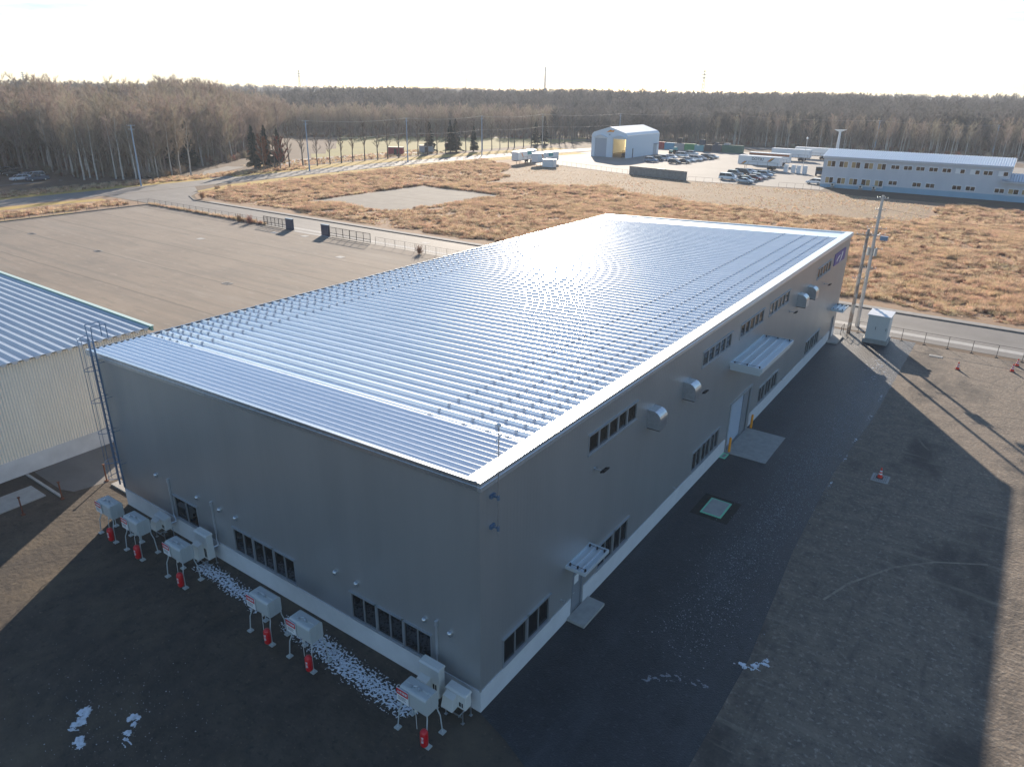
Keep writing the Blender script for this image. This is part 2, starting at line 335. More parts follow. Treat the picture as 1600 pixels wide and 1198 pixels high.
sheet('asphalt_apron', [(0,-.05),(1.5,-.5),(3.2,-1.2),(4.4,-2.6),(5.4,-5.5),(6.4,-7.6),(7.3,-6),(7.6,2.4),(7.65,9),(7.0,18.3),(6.75,28.3),(7.2,38.2),(7.2,60.9),(-27,60.9),(-27,58),(0,58)], 3*Z, M['asph'])
sheet('side_yard_paving', [(-34.3,2.5),(-33.97,-1.5),(-30.5,-1.55),(-29.6,-1.2),(-28.9,1.4),(-27,4),(-26.7,9),(-34.3,9)], 3*Z, M['oldasph'])
sheet('paved_lot', [(-131.6,-60),(-60,-60),(-60,-3),(-34.2,-3),(-34.2,7.6),(-27,7.6),(-27,61.6),(-131.6,61.6)], 2*Z, M['lot'])
sheet('service_road', [(-150,62.5),(-146,63.0),(-137,63.1),(-95,61.8),(120,61.0),(120,70.9),(-128,70.6),(-136,74),(-141,79),(-150,84)], 4*Z, M['oldasph'])
sheet('road_gutter', [(-95,62.9),(120,62.9),(120,63.9),(-95,63.9)], 5*Z, M['conc'])
sheet('gate_threshold', [(-86.5,61.2),(-77.5,61.2),(-77.5,61.9),(-86.5,61.9)], 5*Z, M['conc'])
sheet('sidewalk', [(-126,71.1),(120,71.1),(120,72.5),(-126,72.5)], 5*Z, M['concw'])
def strip(name, ctr, w, z, m, follow=False):
    vs = []; fs = []
    P = [Vector((*p, 0)) for p in ctr]
    for i, p in enumerate(P):
        d = (P[min(i+1, len(P)-1)]-P[max(i-1, 0)]).normalized(); nrm = Vector((-d.y, d.x, 0))
        for s_ in (-1, 1):
            q = p+nrm*w/2*s_; vs.append((q.x, q.y, z+(float(hgt(q.x, q.y)) if follow else 0)))
    for i in range(len(P)-1): fs.append((2*i, 2*i+1, 2*i+3, 2*i+2))
    me = bpy.data.meshes.new(name); me.from_pydata(vs, [], fs); me.materials.append(m); me.update(); return link(name, me, kind='structure')
ROAD = [(-155,-120),(-155,40),(-155.2,100),(-154.8,140),(-153.5,165),(-150,190),(-146,215),(-141.5,240),(-136,262),(-127,282),(-114,298),(-98,309),(-80,314),(-50,316),(10,314),(80,308)]
strip('main_road', ROAD, 9.6, 5*Z, M['oldasph'])
sheet('road_verge', [(-150,-60),(-131.7,-60),(-131.7,62.3),(-136,62.6),(-146,62.6),(-150,62)], 2*Z, M['drygrass'])
strip('yellow_verge', [(-147.3,-60),(-147.3,20),(-147.2,50),(-145.2,60)], 3.6, 4*Z, M['yellow'])
strip('yellow_bank', [(-132.6,-60),(-132.6,44),(-133.2,48)], 1.3, 4*Z, M['yellow'])
strip('field_verge', [(-139,80),(-144,92),(-146,110),(-145.6,140),(-144,165),(-140.5,190),(-137,212),(-132,236)], 7, 4*Z, M['yellow'])
strip('roadside_verge', [(-164,-60),(-164,60),(-164.2,130),(-163.5,165),(-160,195),(-156,222),(-150,250)], 8.6, 3*Z, M['yellow'])
sheet('field', [(-137,75.5),(-131,72.5),(120,72.5),(120,172),(-28,174),(-60,173),(-112,186),(-137,200),(-147,160),(-149,100),(-146,86)], 2*Z, M['drygrass'])
sheet('mown_strip', [(-111,157),(-99,134),(-76,150),(-54,140),(-37,135.5),(-3,139),(-3,167),(-31,177),(-64,174.5),(-84,178),(-112,186),(-119,172)], 3*Z, M['mown'])
sheet('gravel_pad', [(-111,86.4),(-110.2,120.2),(-84.6,119),(-88,87.2)], 4*Z, M['padgrav'])
sheet('far_yard', [(-136,196),(-118,184),(-112,189),(-84,180),(-64,176.3),(-45,178.6),(-30,179.5),(-30,188),(40,190),(60,288),(-60,289),(-122,284),(-131,262)], 3*Z, M['yard'])
sheet('park_lawn', [(-186,150),(-171,180),(-166,300),(-186,335),(-300,268),(-252,205)], 2*Z, M['lawn'])
strip('park_path', [(-166,120),(-174,128),(-186,145),(-184,170),(-181,188),(-174,198)], 5, 4*Z, M['oldasph'])
strip('park_lane', [(-330,215),(-290,238),(-252,262),(-215,284),(-180,300),(-150,312)], 4, 4*Z, M['oldasph'])
strip('lane_verge', [(-330,222),(-290,246),(-252,271),(-215,293),(-180,309)], 9, 3*Z, M['drygrass'])
sheet('staff_car_park', [(-216,48),(-184,50),(-184,70),(-216,74)], 3*Z, M['oldasph'])
strip('side_track', [(-160,99),(-168,101),(-176,107),(-182,118)], 6, 4*Z, M['oldasph'])
def arc(cx, cy, r, a0, a1, n=26): return [(cx+r*math.cos(R_(a0+(a1-a0)*i/n)), cy+r*math.sin(R_(a0+(a1-a0)*i/n))) for i in range(n+1)]
M['tyre'] = mat('tyre_track_soil', (.125,.105,.085), .95, c2=(.20,.165,.13), scale=2.2, lo=.4, hi=.6)
M['tyrel'] = mat('pale_scuff', (.30,.26,.20), .95, c2=(.2,.165,.13), scale=2, lo=.4, hi=.6)
for k_, (cx, cy, r_, a0, a1) in enumerate([(17.5,40,7.5,95,215),(17.5,40,5.8,90,220),(12.5,50,3.2,20,170),(21,52,7,150,230),(21,52,5.3,150,235)]):
    strip('tyre_track', arc(cx,cy,r_,a0,a1), .16, (3.0+.3*k_)*Z, M['tyre'])
strip('tyre_track', [(9.3,15.0),(10.0,17.0),(11.6,19.8),(13.3,21.6),(15.6,23.0)], .12, 3.2*Z, M['tyrel'])
# kerbs as real steps
def kerb(name, pts, w=.22, h=.13):
    b = MB()
    for (x0,y0),(x1,y1) in zip(pts[:-1], pts[1:]):
        d = Vector((x1-x0, y1-y0, 0)); n_ = Vector((-d.y, d.x, 0)).normalized()*w/2
        b.hexa([(x0-n_.x,y0-n_.y,0),(x1-n_.x,y1-n_.y,0),(x1+n_.x,y1+n_.y,0),(x0+n_.x,y0+n_.y,0)], [(x0-n_.x,y0-n_.y,h),(x1-n_.x,y1-n_.y,h),(x1+n_.x,y1+n_.y,h),(x0+n_.x,y0+n_.y,h)])
    return b.obj(name, M['kerb'], kind='structure')
kerb('road_kerb', [(-141,78),(-136.5,74),(-130,71),(-128,70.99),(120,70.99)], .24, .14)
kerb('lot_kerb', [(-131.7,-60),(-131.7,61.8)], .3, .16)
kerb('lot_edge_kerb', [(-131.6,61.9),(-95,61.9)], .25, .12)

# ------------------------------------------------------------------ main building
L, WD = 58.23, 25.68
HB = thing('warehouse_building', 'large grey metal clad warehouse with low striped silver roof in the foreground', 'building')
SL = (10-9.06)/25.68
def rz_(x): return 10.0+x*SL
def wall_holes(b, u0, u1, holes, P, zt, depth=.12):
    """wall face with real openings; P(u,z,out) gives the point, zt(u) the top"""
    us = sorted(set([u0, u1]+[h[0] for h in holes]+[h[1] for h in holes])); vs = sorted(set([0.]+[h[2] for h in holes]+[h[3] for h in holes]))
    for a, c in zip(us[:-1], us[1:]):
        for k, v in enumerate(vs):
            v2 = vs[k+1] if k+1 < len(vs) else None
            um, vm = (a+c)/2, v+.01
            if any(h[0] <= um <= h[1] and h[2] <= vm < h[3] for h in holes): continue
            ta, tc = (v2, v2) if v2 is not None else (zt(a), zt(c))
            b.quad(P(a,v,0), P(c,v,0), P(c,tc,0), P(a,ta,0))
    for h in holes:
        a, c, v0, v1 = h
        b.quad(P(a,v0,0), P(a,v0,-depth), P(a,v1,-depth), P(a,v1,0)); b.quad(P(c,v0,0), P(c,v1,0), P(c,v1,-depth), P(c,v0,-depth))
        b.quad(P(a,v1,0), P(a,v1,-depth), P(c,v1,-depth), P(c,v1,0)); b.quad(P(a,v0,0), P(c,v0,0), P(c,v0,-depth), P(a,v0,-depth))
def PX(y, z, o): return (o, y, z)            # right wall, outward +X
def PY(x, z, o): return (x, -o, z)           # front gable wall, outward -Y
lowR = [(1.45,4.92),(9.15,12.4),(20.9,25.45),(33.6,38.35),(46.5,51.4)]
hiR = [(7.6,12.3),(20.65,25.45),(27.05,31.9),(33.2,38.1),(46.4,51.2)]
lowF = [(-20.42,-18.3),(-15.3,-10.68),(-7.03,-2.42)]
nU = [2,2,3,3,3]; nF = [1,3,3]
hR = [(a,c,1.14,2.5) for a,c in lowR]+[(a,c,8.04,8.97) for a,c in hiR]+[(6.85,7.8,.15,2.3),(27.3,31.45,.02,3.4),(56.2,57.15,.15,2.35)]
hF = [(a,c,1.14,2.52) for a,c in lowF]
b = MB(); wall_holes(b, 0, L, hR, PX, lambda u: 10.0, .14)
b.obj('side_wall', M['wall'], HB)
b = MB(); wall_holes(b, -WD, 0, hF, PY, lambda u: rz_(u), .14)
b.obj('gable_wall', M['wall'], HB)
b = MB(); b.quad((-WD,L,0),(-WD,0,0),(-WD,0,rz_(-WD)),(-WD,L,rz_(-WD))); b.quad((0,L,0),(-WD,L,0),(-WD,L,rz_(-WD)),(0,L,10))
b.obj('rear_wall', M['wall'], HB)
b = MB(); b.box(-WD+.3,.3,.05,-.3,L-.3,.1); b.obj('inner_floor', M['dark'], HB)
b = MB(); b.quad((-.16,.2,0),(-.16,L-.2,0),(-.16,L-.2,9.9),(-.16,.2,9.9)); b.quad((-WD+.2,.16,0),(-.16,.16,0),(-.16,.16,9.9),(-WD+.2,.16,8.9)); b.obj('inner_lining', M['dark'], HB)
# plinth, gaps at doors
b = MB()
for y0, y1 in ((0.03,6.75),(7.9,27.0),(31.9,56.1),(57.25,L)): b.box(0.002,y0,0,.035,y1,1.05)
b.box(-WD-.02,-.035,0,.035,.028,1.05)
b.obj('plinth', M['plinth'], HB)
b = MB(); b.box(-.02,-.05,1.05,.05,.02,10); b.obj('corner_trim', M['wall'], HB); MB().box(-WD-.03,-.03,1.05,-WD+.05,.02,9.0).obj('corner_trim', M['frame'], HB)
# fascia boards
def fasc(x0,y0,x1,y1,zb0,zb1,h,name='fascia',m='flash'):
    pass
b = MB(); b.box(.0,-.14,10.0,.16,L+.14,10.16); b.box(.0,-.12,10.16,.13,L+.12,10.34); b.obj('fascia', M['flash'], HB)
b = MB(); b.hexa([(-WD-.85,-.14,rz_(-WD-.85)),(.0,-.14,10),(.0,.0,10),(-WD-.85,.0,rz_(-WD-.85))],[(-WD-.85,-.14,rz_(-WD-.85)+.16),(.0,-.14,10.16),(.0,.0,10.16),(-WD-.85,.0,rz_(-WD-.85)+.16)])
b.hexa([(-WD-.85,-.11,rz_(-WD-.85)+.16),(.0,-.11,10.16),(.0,.06,10.16),(-WD-.85,.06,rz_(-WD-.85)+.16)],[(-WD-.85,-.11,rz_(-WD-.85)+.33),(.0,-.11,10.33),(.0,.06,10.33),(-WD-.85,.06,rz_(-WD-.85)+.33)])
b.obj('fascia', M['blueladder'] if 0 else M['galv'], HB)
b = MB(); b.hexa([(-WD-.85,L,rz_(-WD-.85)),(0,L,10),(0,L+.14,10),(-WD-.85,L+.14,rz_(-WD-.85))],[(-WD-.85,L,rz_(-WD-.85)+.33),(0,L,10.33),(0,L+.14,10.33),(-WD-.85,L+.14,rz_(-WD-.85)+.33)]); b.obj('fascia', M['flash'], HB)
# eave gutter on the low side + soffit
xg = -WD-.85; zg = rz_(xg)
b = MB(); b.box(xg-.12,-.1,zg+.02,xg-.09,L+.1,zg+.24); b.box(xg-.12,-.1,zg,xg,L+.1,zg+.02); b.obj('gutter', M['galv'], HB)
b = MB(); b.hexa([(xg,0.0,zg-.03),(-WD,.0,rz_(-WD)-.03),(-WD,L,rz_(-WD)-.03),(xg,L,zg-.03)],[(xg,0.0,zg),(-WD,.0,rz_(-WD)),(-WD,L,rz_(-WD)),(xg,L,zg)]); b.obj('soffit', M['flash'], HB)
# verge flashing on the high side
b = MB(); b.hexa([(-.52,-.08,10.18),(.0,-.08,10.2),(.0,L+.1,10.2),(-.52,L+.1,10.18)],[(-.52,-.08,10.315),(.0,-.08,10.345),(.0,L+.1,10.345),(-.52,L+.1,10.315)]); b.obj('verge_flashing', M['flash'], HB)
# roof sheets
RO = .15
def zr(x): return rz_(x)+RO
def rib_panel(pitch, ribh, y_rib0, y_rib1, clipsx, top=.05, xs=(-26.5,-.5)):
    m = MB(); x0, x1 = xs; t = (y_rib1-y_rib0-top)/2
    prof = [(0,0),(y_rib0,0),(y_rib0+t,ribh),(y_rib0+t+top,ribh),(y_rib1,0),(pitch,0)]
    for (a,za),(c,zc) in zip(prof[:-1], prof[1:]):
        m.quad((x0,a,zr(x0)+za),(x1,a,zr(x1)+za),(x1,c,zr(x1)+zc),(x0,c,zr(x0)+zc))
    m.add([(x0,y,zr(x0)+z) for y,z in prof[1:5]], [(0,3,2,1)]); m.add([(x1,y,zr(x1)+z) for y,z in prof[1:5]], [(0,1,2,3)])
    m.cur = 1
    for x in clipsx: m.prism_x([(y_rib0-.03,zr(x)-.01),(y_rib1-.01,zr(x)-.01),(y_rib1-.06,zr(x)+ribh+.02),(y_rib0+.03,zr(x)+ribh+.02)], x-.06, x+.06)
    return m
clips = [-.62,-1.35,-2.3,-3.5,-5.3, -26.45,-25.8,-25.3,-24.5,-23.8,-22.4]
me = rib_panel(.65, .135, .02, .19, clips).mesh('roof_panel', [M['roof'], M['clip']])
y = 3.42; k = 0
while y+.65 <= 55.5:
    o = link('roof_panel', me, HB, (0,y,0)); y += .65; k += 1
yend = y
def saw_panel():
    m = MB(); x0, x1 = -26.5, -.5
    prof = [(0,0),(.225,.105),(.262,.108),(.285,.0),(.33,0)]
    for (a,za),(c,zc) in zip(prof[:-1], prof[1:]): m.quad((x0,a,zr(x0)+za),(x1,a,zr(x1)+za),(x1,c,zr(x1)+zc),(x0,c,zr(x0)+zc))
    m.add([(x1,y,zr(x1)+z) for y,z in prof], [(0,1,2,3,4)]); return m
me2 = saw_panel().mesh('roof_panel', [M['roof'], M['clip']])
for i in range(10): link('narrow_roof_panel', me2, HB, (0,.12+.33*i,0))
b = MB(); b.quad((-26.5,yend,zr(-26.5)+.02),(-.5,yend,zr(-.5)+.02),(-.5,L,zr(-.5)+.06),(-26.5,L,zr(-26.5)+.06)); b.obj('end_roof_sheet', M['flash'], HB)

def window(par, P, u0, u1, v0, v1, npane, m_glass='glass', fr=.05, mull=.035, rec=.0, hood=True, centre=None):
    b = MB()
    def bx(ua, ub, va, vb, o0, o1):
        pts = [P(u,v,o) for o in (o0,o1) for (u,v) in ((ua,va),(ub,va),(ub,vb),(ua,vb))]
        b.hexa(pts[:4], pts[4:])
    o0, o1 = -.10, .03
    bx(u0,u0+fr,v0,v1,o0,o1); bx(u1-fr,u1,v0,v1,o0,o1); bx(u0+fr,u1-fr,v1-fr,v1,o0,o1); bx(u0+fr,u1-fr,v0,v0+fr,o0,o1)
    if hood: bx(u0-.05,u1+.05,v1+.002,v1+.045,-.02,.09); bx(u0-.03,u1+.03,v0-.045,v0-.002,-.02,.07)
    w = (u1-u0-2*fr)/npane
    for i in range(1, npane):
        um = u0+fr+w*i; bx(um-mull/2,um+mull/2,v0+fr,v1-fr,-.08,.01)
    f = b.obj('window', M['frame'], par)
    for i in range(npane):
        g = MB(); a = u0+fr+w*i+(mull/2 if i else 0); c = u0+fr+w*(i+1)-(mull/2 if i < npane-1 else 0)
        o = -.055 if i % 2 else -.035
        g.hexa([P(a,v0+fr,o-.01),P(c,v0+fr,o-.01),P(c,v1-fr,o-.01),P(a,v1-fr,o-.01)],[P(a,v0+fr,o),P(c,v0+fr,o),P(c,v1-fr,o),P(a,v1-fr,o)])
        g.obj('pane', M[m_glass], f)
    return f
for (a,c), n_ in zip(lowR, nU):
    w = (c-a)/n_
    for i in range(n_): window(HB, PX, a+i*w+.01, a+(i+1)*w-.01, 1.14, 2.5, 2)
for (a,c), n_ in zip(lowF, nF):
    w = (c-a)/n_
    for i in range(n_): window(HB, PY, a+i*w+.01, a+(i+1)*w-.01, 1.14, 2.52, 2)
for (a,c) in hiR: window(HB, PX, a+.005, c-.005, 8.04, 8.97, 5, 'glassb', .07, .12)
# doors, shutter
def door(y0, y1, z0, z1, lite=True):
    b = MB(); b.box(-.12,y0,z0,-.07,y1,z1); b.box(-.07,y0,z0,.02,y0+.05,z1); b.box(-.07,y1-.05,z0,.02,y1,z1); b.box(-.07,y0+.05,z1-.05,.02,y1-.05,z1)
    d = b.obj('door', M['door'], HB)
    if lite: g = MB(); g.box(-.069,y0+.3,z1-.75,-.06,y1-.25,z1-.3); g.obj('door_light', M['white'], d)
    g = MB(); g.tube((-.07,y0+.14,z0+1.0),(.0,y0+.14,z0+1.0),.02); g.tube((-.01,y0+.14,z0+1.0),(-.01,y0+.26,z0+1.0),.015); g.obj('handle', M['galv'], d)
door(6.86,7.79,.16,2.29); door(56.21,57.14,.16,2.34, False)
b = MB()
for i in range(28): z = .05+i*.118; b.prism_y([(0,0)]*0+[(-.12,z),(-.085,z+.03),(-.085,z+.085),(-.12,z+.115)], 27.4, 30.2)
b.obj('shutter', M['shut'], HB)
b = MB(); b.box(-.11,30.42,.03,-.06,31.35,3.32); b.box(-.13,30.2,.03,-.05,30.4,3.32); b.obj('sliding_door', M['door'], HB)
b = MB(); b.box(-.02,27.1,3.4,.09,31.6,3.5); b.box(.0,31.4,.02,.06,31.62,3.4); b.box(.0,27.12,.02,.06,27.32,3.4); b.obj('shutter_frame', M['frame'], HB)
# canopies
def canopy(y0, y1, z, d, th, skirt, n=2, m='canopy'):
    b = MB(); b.box(.0,y0,z-th,d,y1,z-th*.35)
    b.box(0,y0,z-th*.35,.05,y1,z+.02); b.box(d-.06,y0,z-th*.35,d,y1,z+.02); b.box(.05,y0,z-th*.35,d-.06,y0+.06,z+.02); b.box(.05,y1-.06,z-th*.35,d-.06,y1,z+.02)
    if skirt: b.box(.02,y0+.1,z-th-skirt,d-.15,y1-.1,z-th)
    c = b.obj('canopy', M[m], HB)
    for i in range(1, n+1):
        g = MB(); x = d*i/(n+1); g.box(x-.03,y0+.07,z-th*.35,x+.03,y1-.07,z+.0); g.obj('canopy_rib', M['flash'], c)
    g = MB()
    for yy in (y0+.22, y1-.22):
        g.path([(.1,yy,z+.05),(d*.92,yy,z+.05)], .012, 5); [g.box(d*t-.03,yy-.04,z-.05,d*t+.03,yy+.04,z+.08) for t in (.12,.5,.88)]
    g.obj('tie_rod', M['darksteel'], c)
    return c
canopy(6.15,8.35,3.2,1.0,.14,0,2); canopy(25.75,32.7,6.85,2.05,.22,.28,3); canopy(55.1,57.4,3.5,1.1,.2,0,2)
b = MB(); b.box(.0,27.0,6.2,.6,32.3,6.35) ; 
# duct hoods
def hood(yc, z0=7.05):
    b = MB(); w = .42; d = .72; h = .95; pr = [(0,z0),(d,z0)]
    for k in range(0, 7): t = R_(90*k/6); pr.append((d-.45+.45*math.cos(t), z0+h-.45+.45*math.sin(t)))
    pr.append((0,z0+h)); b.prism_y(pr, yc-w, yc+w)
    for yy in (yc-w-.03, yc+w): b.box(0,yy,z0-.03,.04,yy+.03,z0+h+.05)
    h_ = b.obj('vent_hood', M['galv'], HB)
    g = MB(); g.box(.02,yc-w+.04,z0-.06,d-.04,yc+w-.04,z0-.002); g.obj('louvre', M['dark'], h_)
for yc in (14.05,18.55,41.2,44.2): hood(yc)
def floodlight(y, z):
    b = MB(); b.box(0,y-.06,z-.06,.06,y+.06,z+.06); b.tube((.05,y,z),(.35,y,z+.04),.02); l_ = b.obj('floodlight', M['galv'], HB)
    g = MB(); g.hexa([(.3,y-.02,z-.12),(.5,y-.02,z-.05),(.5,y+.5,z-.05),(.3,y+.5,z-.12)],[(.3,y-.02,z-.05),(.5,y-.02,z+.03),(.5,y+.5,z+.03),(.3,y+.5,z-.05)]); g.obj('lamp_head', M['dark'], l_)
for y_, z_ in ((8.3,7.1),(20.4,6.75),(39.0,7.05),(49.9,7.0)): floodlight(y_, z_)
def tap(y, z):
    b = MB(); b.tube((0,y,z),(.12,y,z),.035,.03,8); b.box(.1,y-.05,z-.09,.17,y+.05,z+.03); b.obj('wall_fitting', M['galv'], HB)
for y_, z_ in ((5.9,1.55),(18.2,1.45),(26.5,1.3),(39.6,1.3),(52.6,1.3)): tap(y_, z_)
def vent(x, z):
    b = MB(); pr = [(.0,.0),(.13,.0),(.16,.06),(.15,.14),(.09,.19),(0,.2)]
    prof = [(0.0,.16),(.05,.15),(.1,.1),(.11,.02),(.11,-.0)]
    b.lathe([(.11,0),(.115,.05),(.1,.11),(.06,.15),(.0,.165)], n=12)
    me = b.mesh('wall_vent', M['galv']); smooth(me); o = link('wall_vent', me, HB, (x,0,z)); o.rotation_euler = (R_(90),0,0)
    g = MB(); g.box(-.09,-.12,.0,.09,-.07,.12); q = link('vent_lip', g.mesh('vent_lip', M['galv']), o)
for x_, z_ in ((-21.8,3.25),(-18.05,3.22),(-16.17,3.2),(-14.9,3.2),(-7.87,3.15),(-6.57,3.15),(-2.75,3.17),(-1.45,3.15)): vent(x_, z_)
def refpipe(x, zb, xe, ye=-.45):
    b = MB(); b.rbox(x-.045,-.1,zb,x+.045,-.002,3.2,.03,'z'); b.rbox(x-.06,-.13,3.2,x+.06,-.002,3.42,.04,'z')
    b.path([(x,-.05,zb),(x+.03,-.1,zb-.25),(xe-.03,-.2,zb-.5),(xe-.15,ye,zb-.55)], .035, 7); b.obj('pipe_cover', M['flash'], HB)
refpipe(-20.62,1.55,-20.2); refpipe(-16.8,1.55,-16.5); refpipe(-2.12,1.75,-1.95)
# sign with a bird-like white mark
b = MB(); b.box(.003,52.3,8.12,.06,56.55,9.2); sg = b.obj('sign_board', M['purple'], HB)
def bl(par, pts, nm, m):
    g = MB(); g.add([(.066,y,z) for y,z in pts]+[(.061,y,z) for y,z in pts], [tuple(range(len(pts)))]+[tuple(reversed(range(len(pts),2*len(pts))))]+[(i,len(pts)+i,len(pts)+(i+1)%len(pts),(i+1)%len(pts)) for i in range(len(pts))]); g.obj(nm, m, par)
bl(sg, [(54.35,8.17),(54.75,8.5),(54.85,8.7),(55.0,9.02),(55.25,9.08),(55.4,8.95),(55.3,8.65),(55.05,8.38),(54.65,8.18)], 'sign_mark', M['white'])
bl(sg, [(53.1,8.42),(53.3,8.38),(53.75,8.62),(54.3,8.75),(54.35,8.9),(53.7,8.82),(53.15,8.6)], 'sign_mark', M['white'])
# antenna mast on the corner
b = MB(); b.tube((.3,.68,7.9),(.3,.68,12.2),.028,.022,8); am = tag(b.obj('antenna_mast', M['galv']), 'thin antenna mast bracketed to the side wall near the front corner of the grey warehouse', 'mast')
g = MB(); g.tube((.3,.5,11.7),(.3,.86,11.85),.03); g.tube((.3,.5,11.3),(.3,.75,11.15),.025); g.lathe([(0,0),(.09,.02),(.1,.09),(0,.14)], (.3,.68,12.2), 10); g.obj('antenna_head', M['white'], am)
for z in (9.45,8.2): g = MB(); g.box(.0,.55,z-.07,.1,.81,z+.07); g.tube((.1,.68,z),(.32,.68,z),.03); g.tube((.3,.68,z-.09),(.3,.68,z+.09),.055); g.obj('bracket', M['blueladder'], am)
# caged ladder
def ladder():
    t = thing('caged_ladder', 'blue grey steel caged ladder on the left end of the front gable', 'ladder', (-25.1,0,0))
    yl = -.38
    for x in (-.24,.24):
        b = MB(); b.box(x-.025,yl-.04,1.6,x+.025,yl+.04,10.3); b.obj('rail', M['blueladder'], t)
        b = MB(); b.path([(x,yl,10.3),(x*1.3,yl+.02,11.0),(x*1.3,yl+.75,11.0),(x*1.3,yl+.75,10.2)], .025, 6); b.obj('top_rail', M['blueladder'], t)
    rg = MB(); rg.tube((-.24,yl,0),(.24,yl,0),.014,n=6); me = rg.mesh('rung', M['blueladder'])
    for i in range(28): link('rung', me, t, (0,0,1.85+i*.32))
    hp = MB(); pts = []
    for k in range(13): a = R_(180*k/12); pts.append((-.38*math.cos(a)*1.0, yl-.62*math.sin(a), 0))
    for a_, c_ in zip(pts[:-1], pts[1:]): hp.tube(a_, c_, .02, n=5)
    me = hp.mesh('cage_hoop', M['blueladder'])
    for z in (2.3,3.3,5.1,6.9,8.7,10.4): link('cage_hoop', me, t, (0,0,z))
    for k in (2,4,6,8,10):
        p = pts[k]; b = MB(); b.tube((p[0],p[1],2.3),(p[0],p[1],10.4),.011,n=5); b.obj('cage_bar', M['blueladder'], t)
    for z in (3,5,7,9): b = MB(); [b.tube((x,yl,z),(x,0,z),.018,n=5) for x in (-.24,.24)]; b.obj('wall_bracket', M['blueladder'], t)
ladder()
# door slabs and pads
def slab(name, label, x0,y0,x1,y1,h, m='conc', z0=.0):
    b = MB(); b.rbox(x0,y0,z0,x1,y1,h,.02,'z'); return tag(b.obj(name, M[m]), label, 'slab')
slab('door_slab', 'small concrete step slab below the canopied front side door', .04,6.45,.95,8.4,.15)
slab('door_slab', 'concrete step slab at the far side door beside the handrail', .04,55.5,1.0,58.3,.15)
slab('shutter_apron', 'wide concrete ramp slab between the orange bollards', .04,27.0,2.82,31.7,.04)
def bollard(x, y, label):
    b = MB(); b.lathe([(0,1.06),(.05,1.05),(.08,1.0),(.085,.0)], n=14); me = b.mesh('bollard', M['orange']); smooth(me)
    o = link('bollard', me, None, (x,y,.04)); tag(o, label, 'bollard', 'orange bollards by the shutter'); return o
bollard(.3,27.25,'nearer orange bollard beside the mint green ground plate'); bollard(.3,31.85,'farther orange bollard at the far corner of the concrete ramp')
# inspection pit & lids
t = thing('inspection_cover', 'pale square cover with mint rim in a dark cut square of asphalt', 'manhole cover', (2.15,19.85,0))
b = MB(); b.box(-1.1,-1.3,.0,1.1,1.3,.018); b.obj('surround', M['hole'], t)
b = MB(); b.box(-.62,-.95,.018,.62,.95,.06); b.obj('rim', M['mint'], t); b = MB(); b.box(-.52,-.85,.06,.52,.85,.066); b.obj('cover_plate', M['conc'], t)
t = thing('ground_plate', 'small mint green plate on the asphalt beside the near bollard', 'plate', (.24,26.5,0)); b = MB(); b.box(-.2,-.42,.012,.2,.42,.03); b.obj('rim', M['mint'], t); b = MB(); b.box(-.1,-.25,.03,.1,.25,.036); b.obj('cover_plate', M['concw'], t)
def lid(x, y, w, d, label, m='conc'):
    t = thing('drain_cover', label, 'drain cover', (x,y,0)); b = MB(); b.rbox(-w/2,-d/2,.008,w/2,d/2,.05,.02,'z'); b.obj('concrete_collar', M['conc'], t)
    b = MB()
    n_ = max(4, int(w/.12))
    for i in range(n_): xx = -w/2+.1+(w-.2)*(i+.5)/n_; b.box(xx-.03,-d/2+.1,.05,xx+.03,d/2-.1,.058)
    b.obj('grating', M['concw'] if m == 'conc' else M[m], t)
lid(9.3,57.6,1.1,.5,'pale concrete drain cover near the roadside fence on the gravel'); lid(9.35,29.45,1.0,1.1,'square concrete cover under the lone cone in the shadow')
lid(-116.6,33.8,1.3,.8,'leftmost dark grating in the tan paved lot','darksteel'); lid(-95.5,33.6,1.3,.8,'middle dark grating in the tan paved lot','darksteel'); lid(-65,33.8,1.3,.8,'dark grating in the tan lot nearest the warehouse roof edge','darksteel')
for i, (x, y, lb) in enumerate([(-92.4,48,'pale cover in the tan lot left of the gate opening'),(-87.8,58.5,'pale cover at the foot of the left gate leaf'),(-65.4,52.5,'pale cover in the tan lot right of the gate'),(-81.5,59.6,'pale cover just inside the gate opening'),(-62.6,67.6,'pale cover in the service road beyond the fence')]):
    tag(MB().box(x-.6,y-.5,.012,x+.6,y+.5,.03).obj('manhole_cover', M['conc']), lb, 'manhole cover')
# cones
def cone_mesh():
    t = thing('traffic_cone', 'lone red cone standing on a square concrete cover in the shadow', 'traffic cone', (9.3,29.5,.05), group='red traffic cones on the gravel yard')
    b = MB(); b.rbox(-.19,-.19,0,.19,.19,.03,.04,'z'); b.obj('base', M['black'], t)
    b = MB(); b.lathe([(.15,.03),(.135,.12),(.115,.25)], n=14); b.lathe([(.095,.34),(.08,.43)], n=14); b.lathe([(.062,.52),(.035,.70),(0,.72)], n=14); b.obj('body', M['redc'], t)
    b = MB(); b.lathe([(.115,.25),(.095,.34)], n=14); b.lathe([(.08,.43),(.062,.52)], n=14); b.obj('stripe', M['white'], t)
    return t
cn = cone_mesh()
dup(cn, (11.3,54.9,.01), label='red cone standing alone on gravel near the drain cover'); dup(cn, (15.3,57.3,.01), label='nearer of the two red cones at the right edge'); dup(cn, (15.6,59.2,.01), label='farther of the two red cones at the right edge, by the fence')
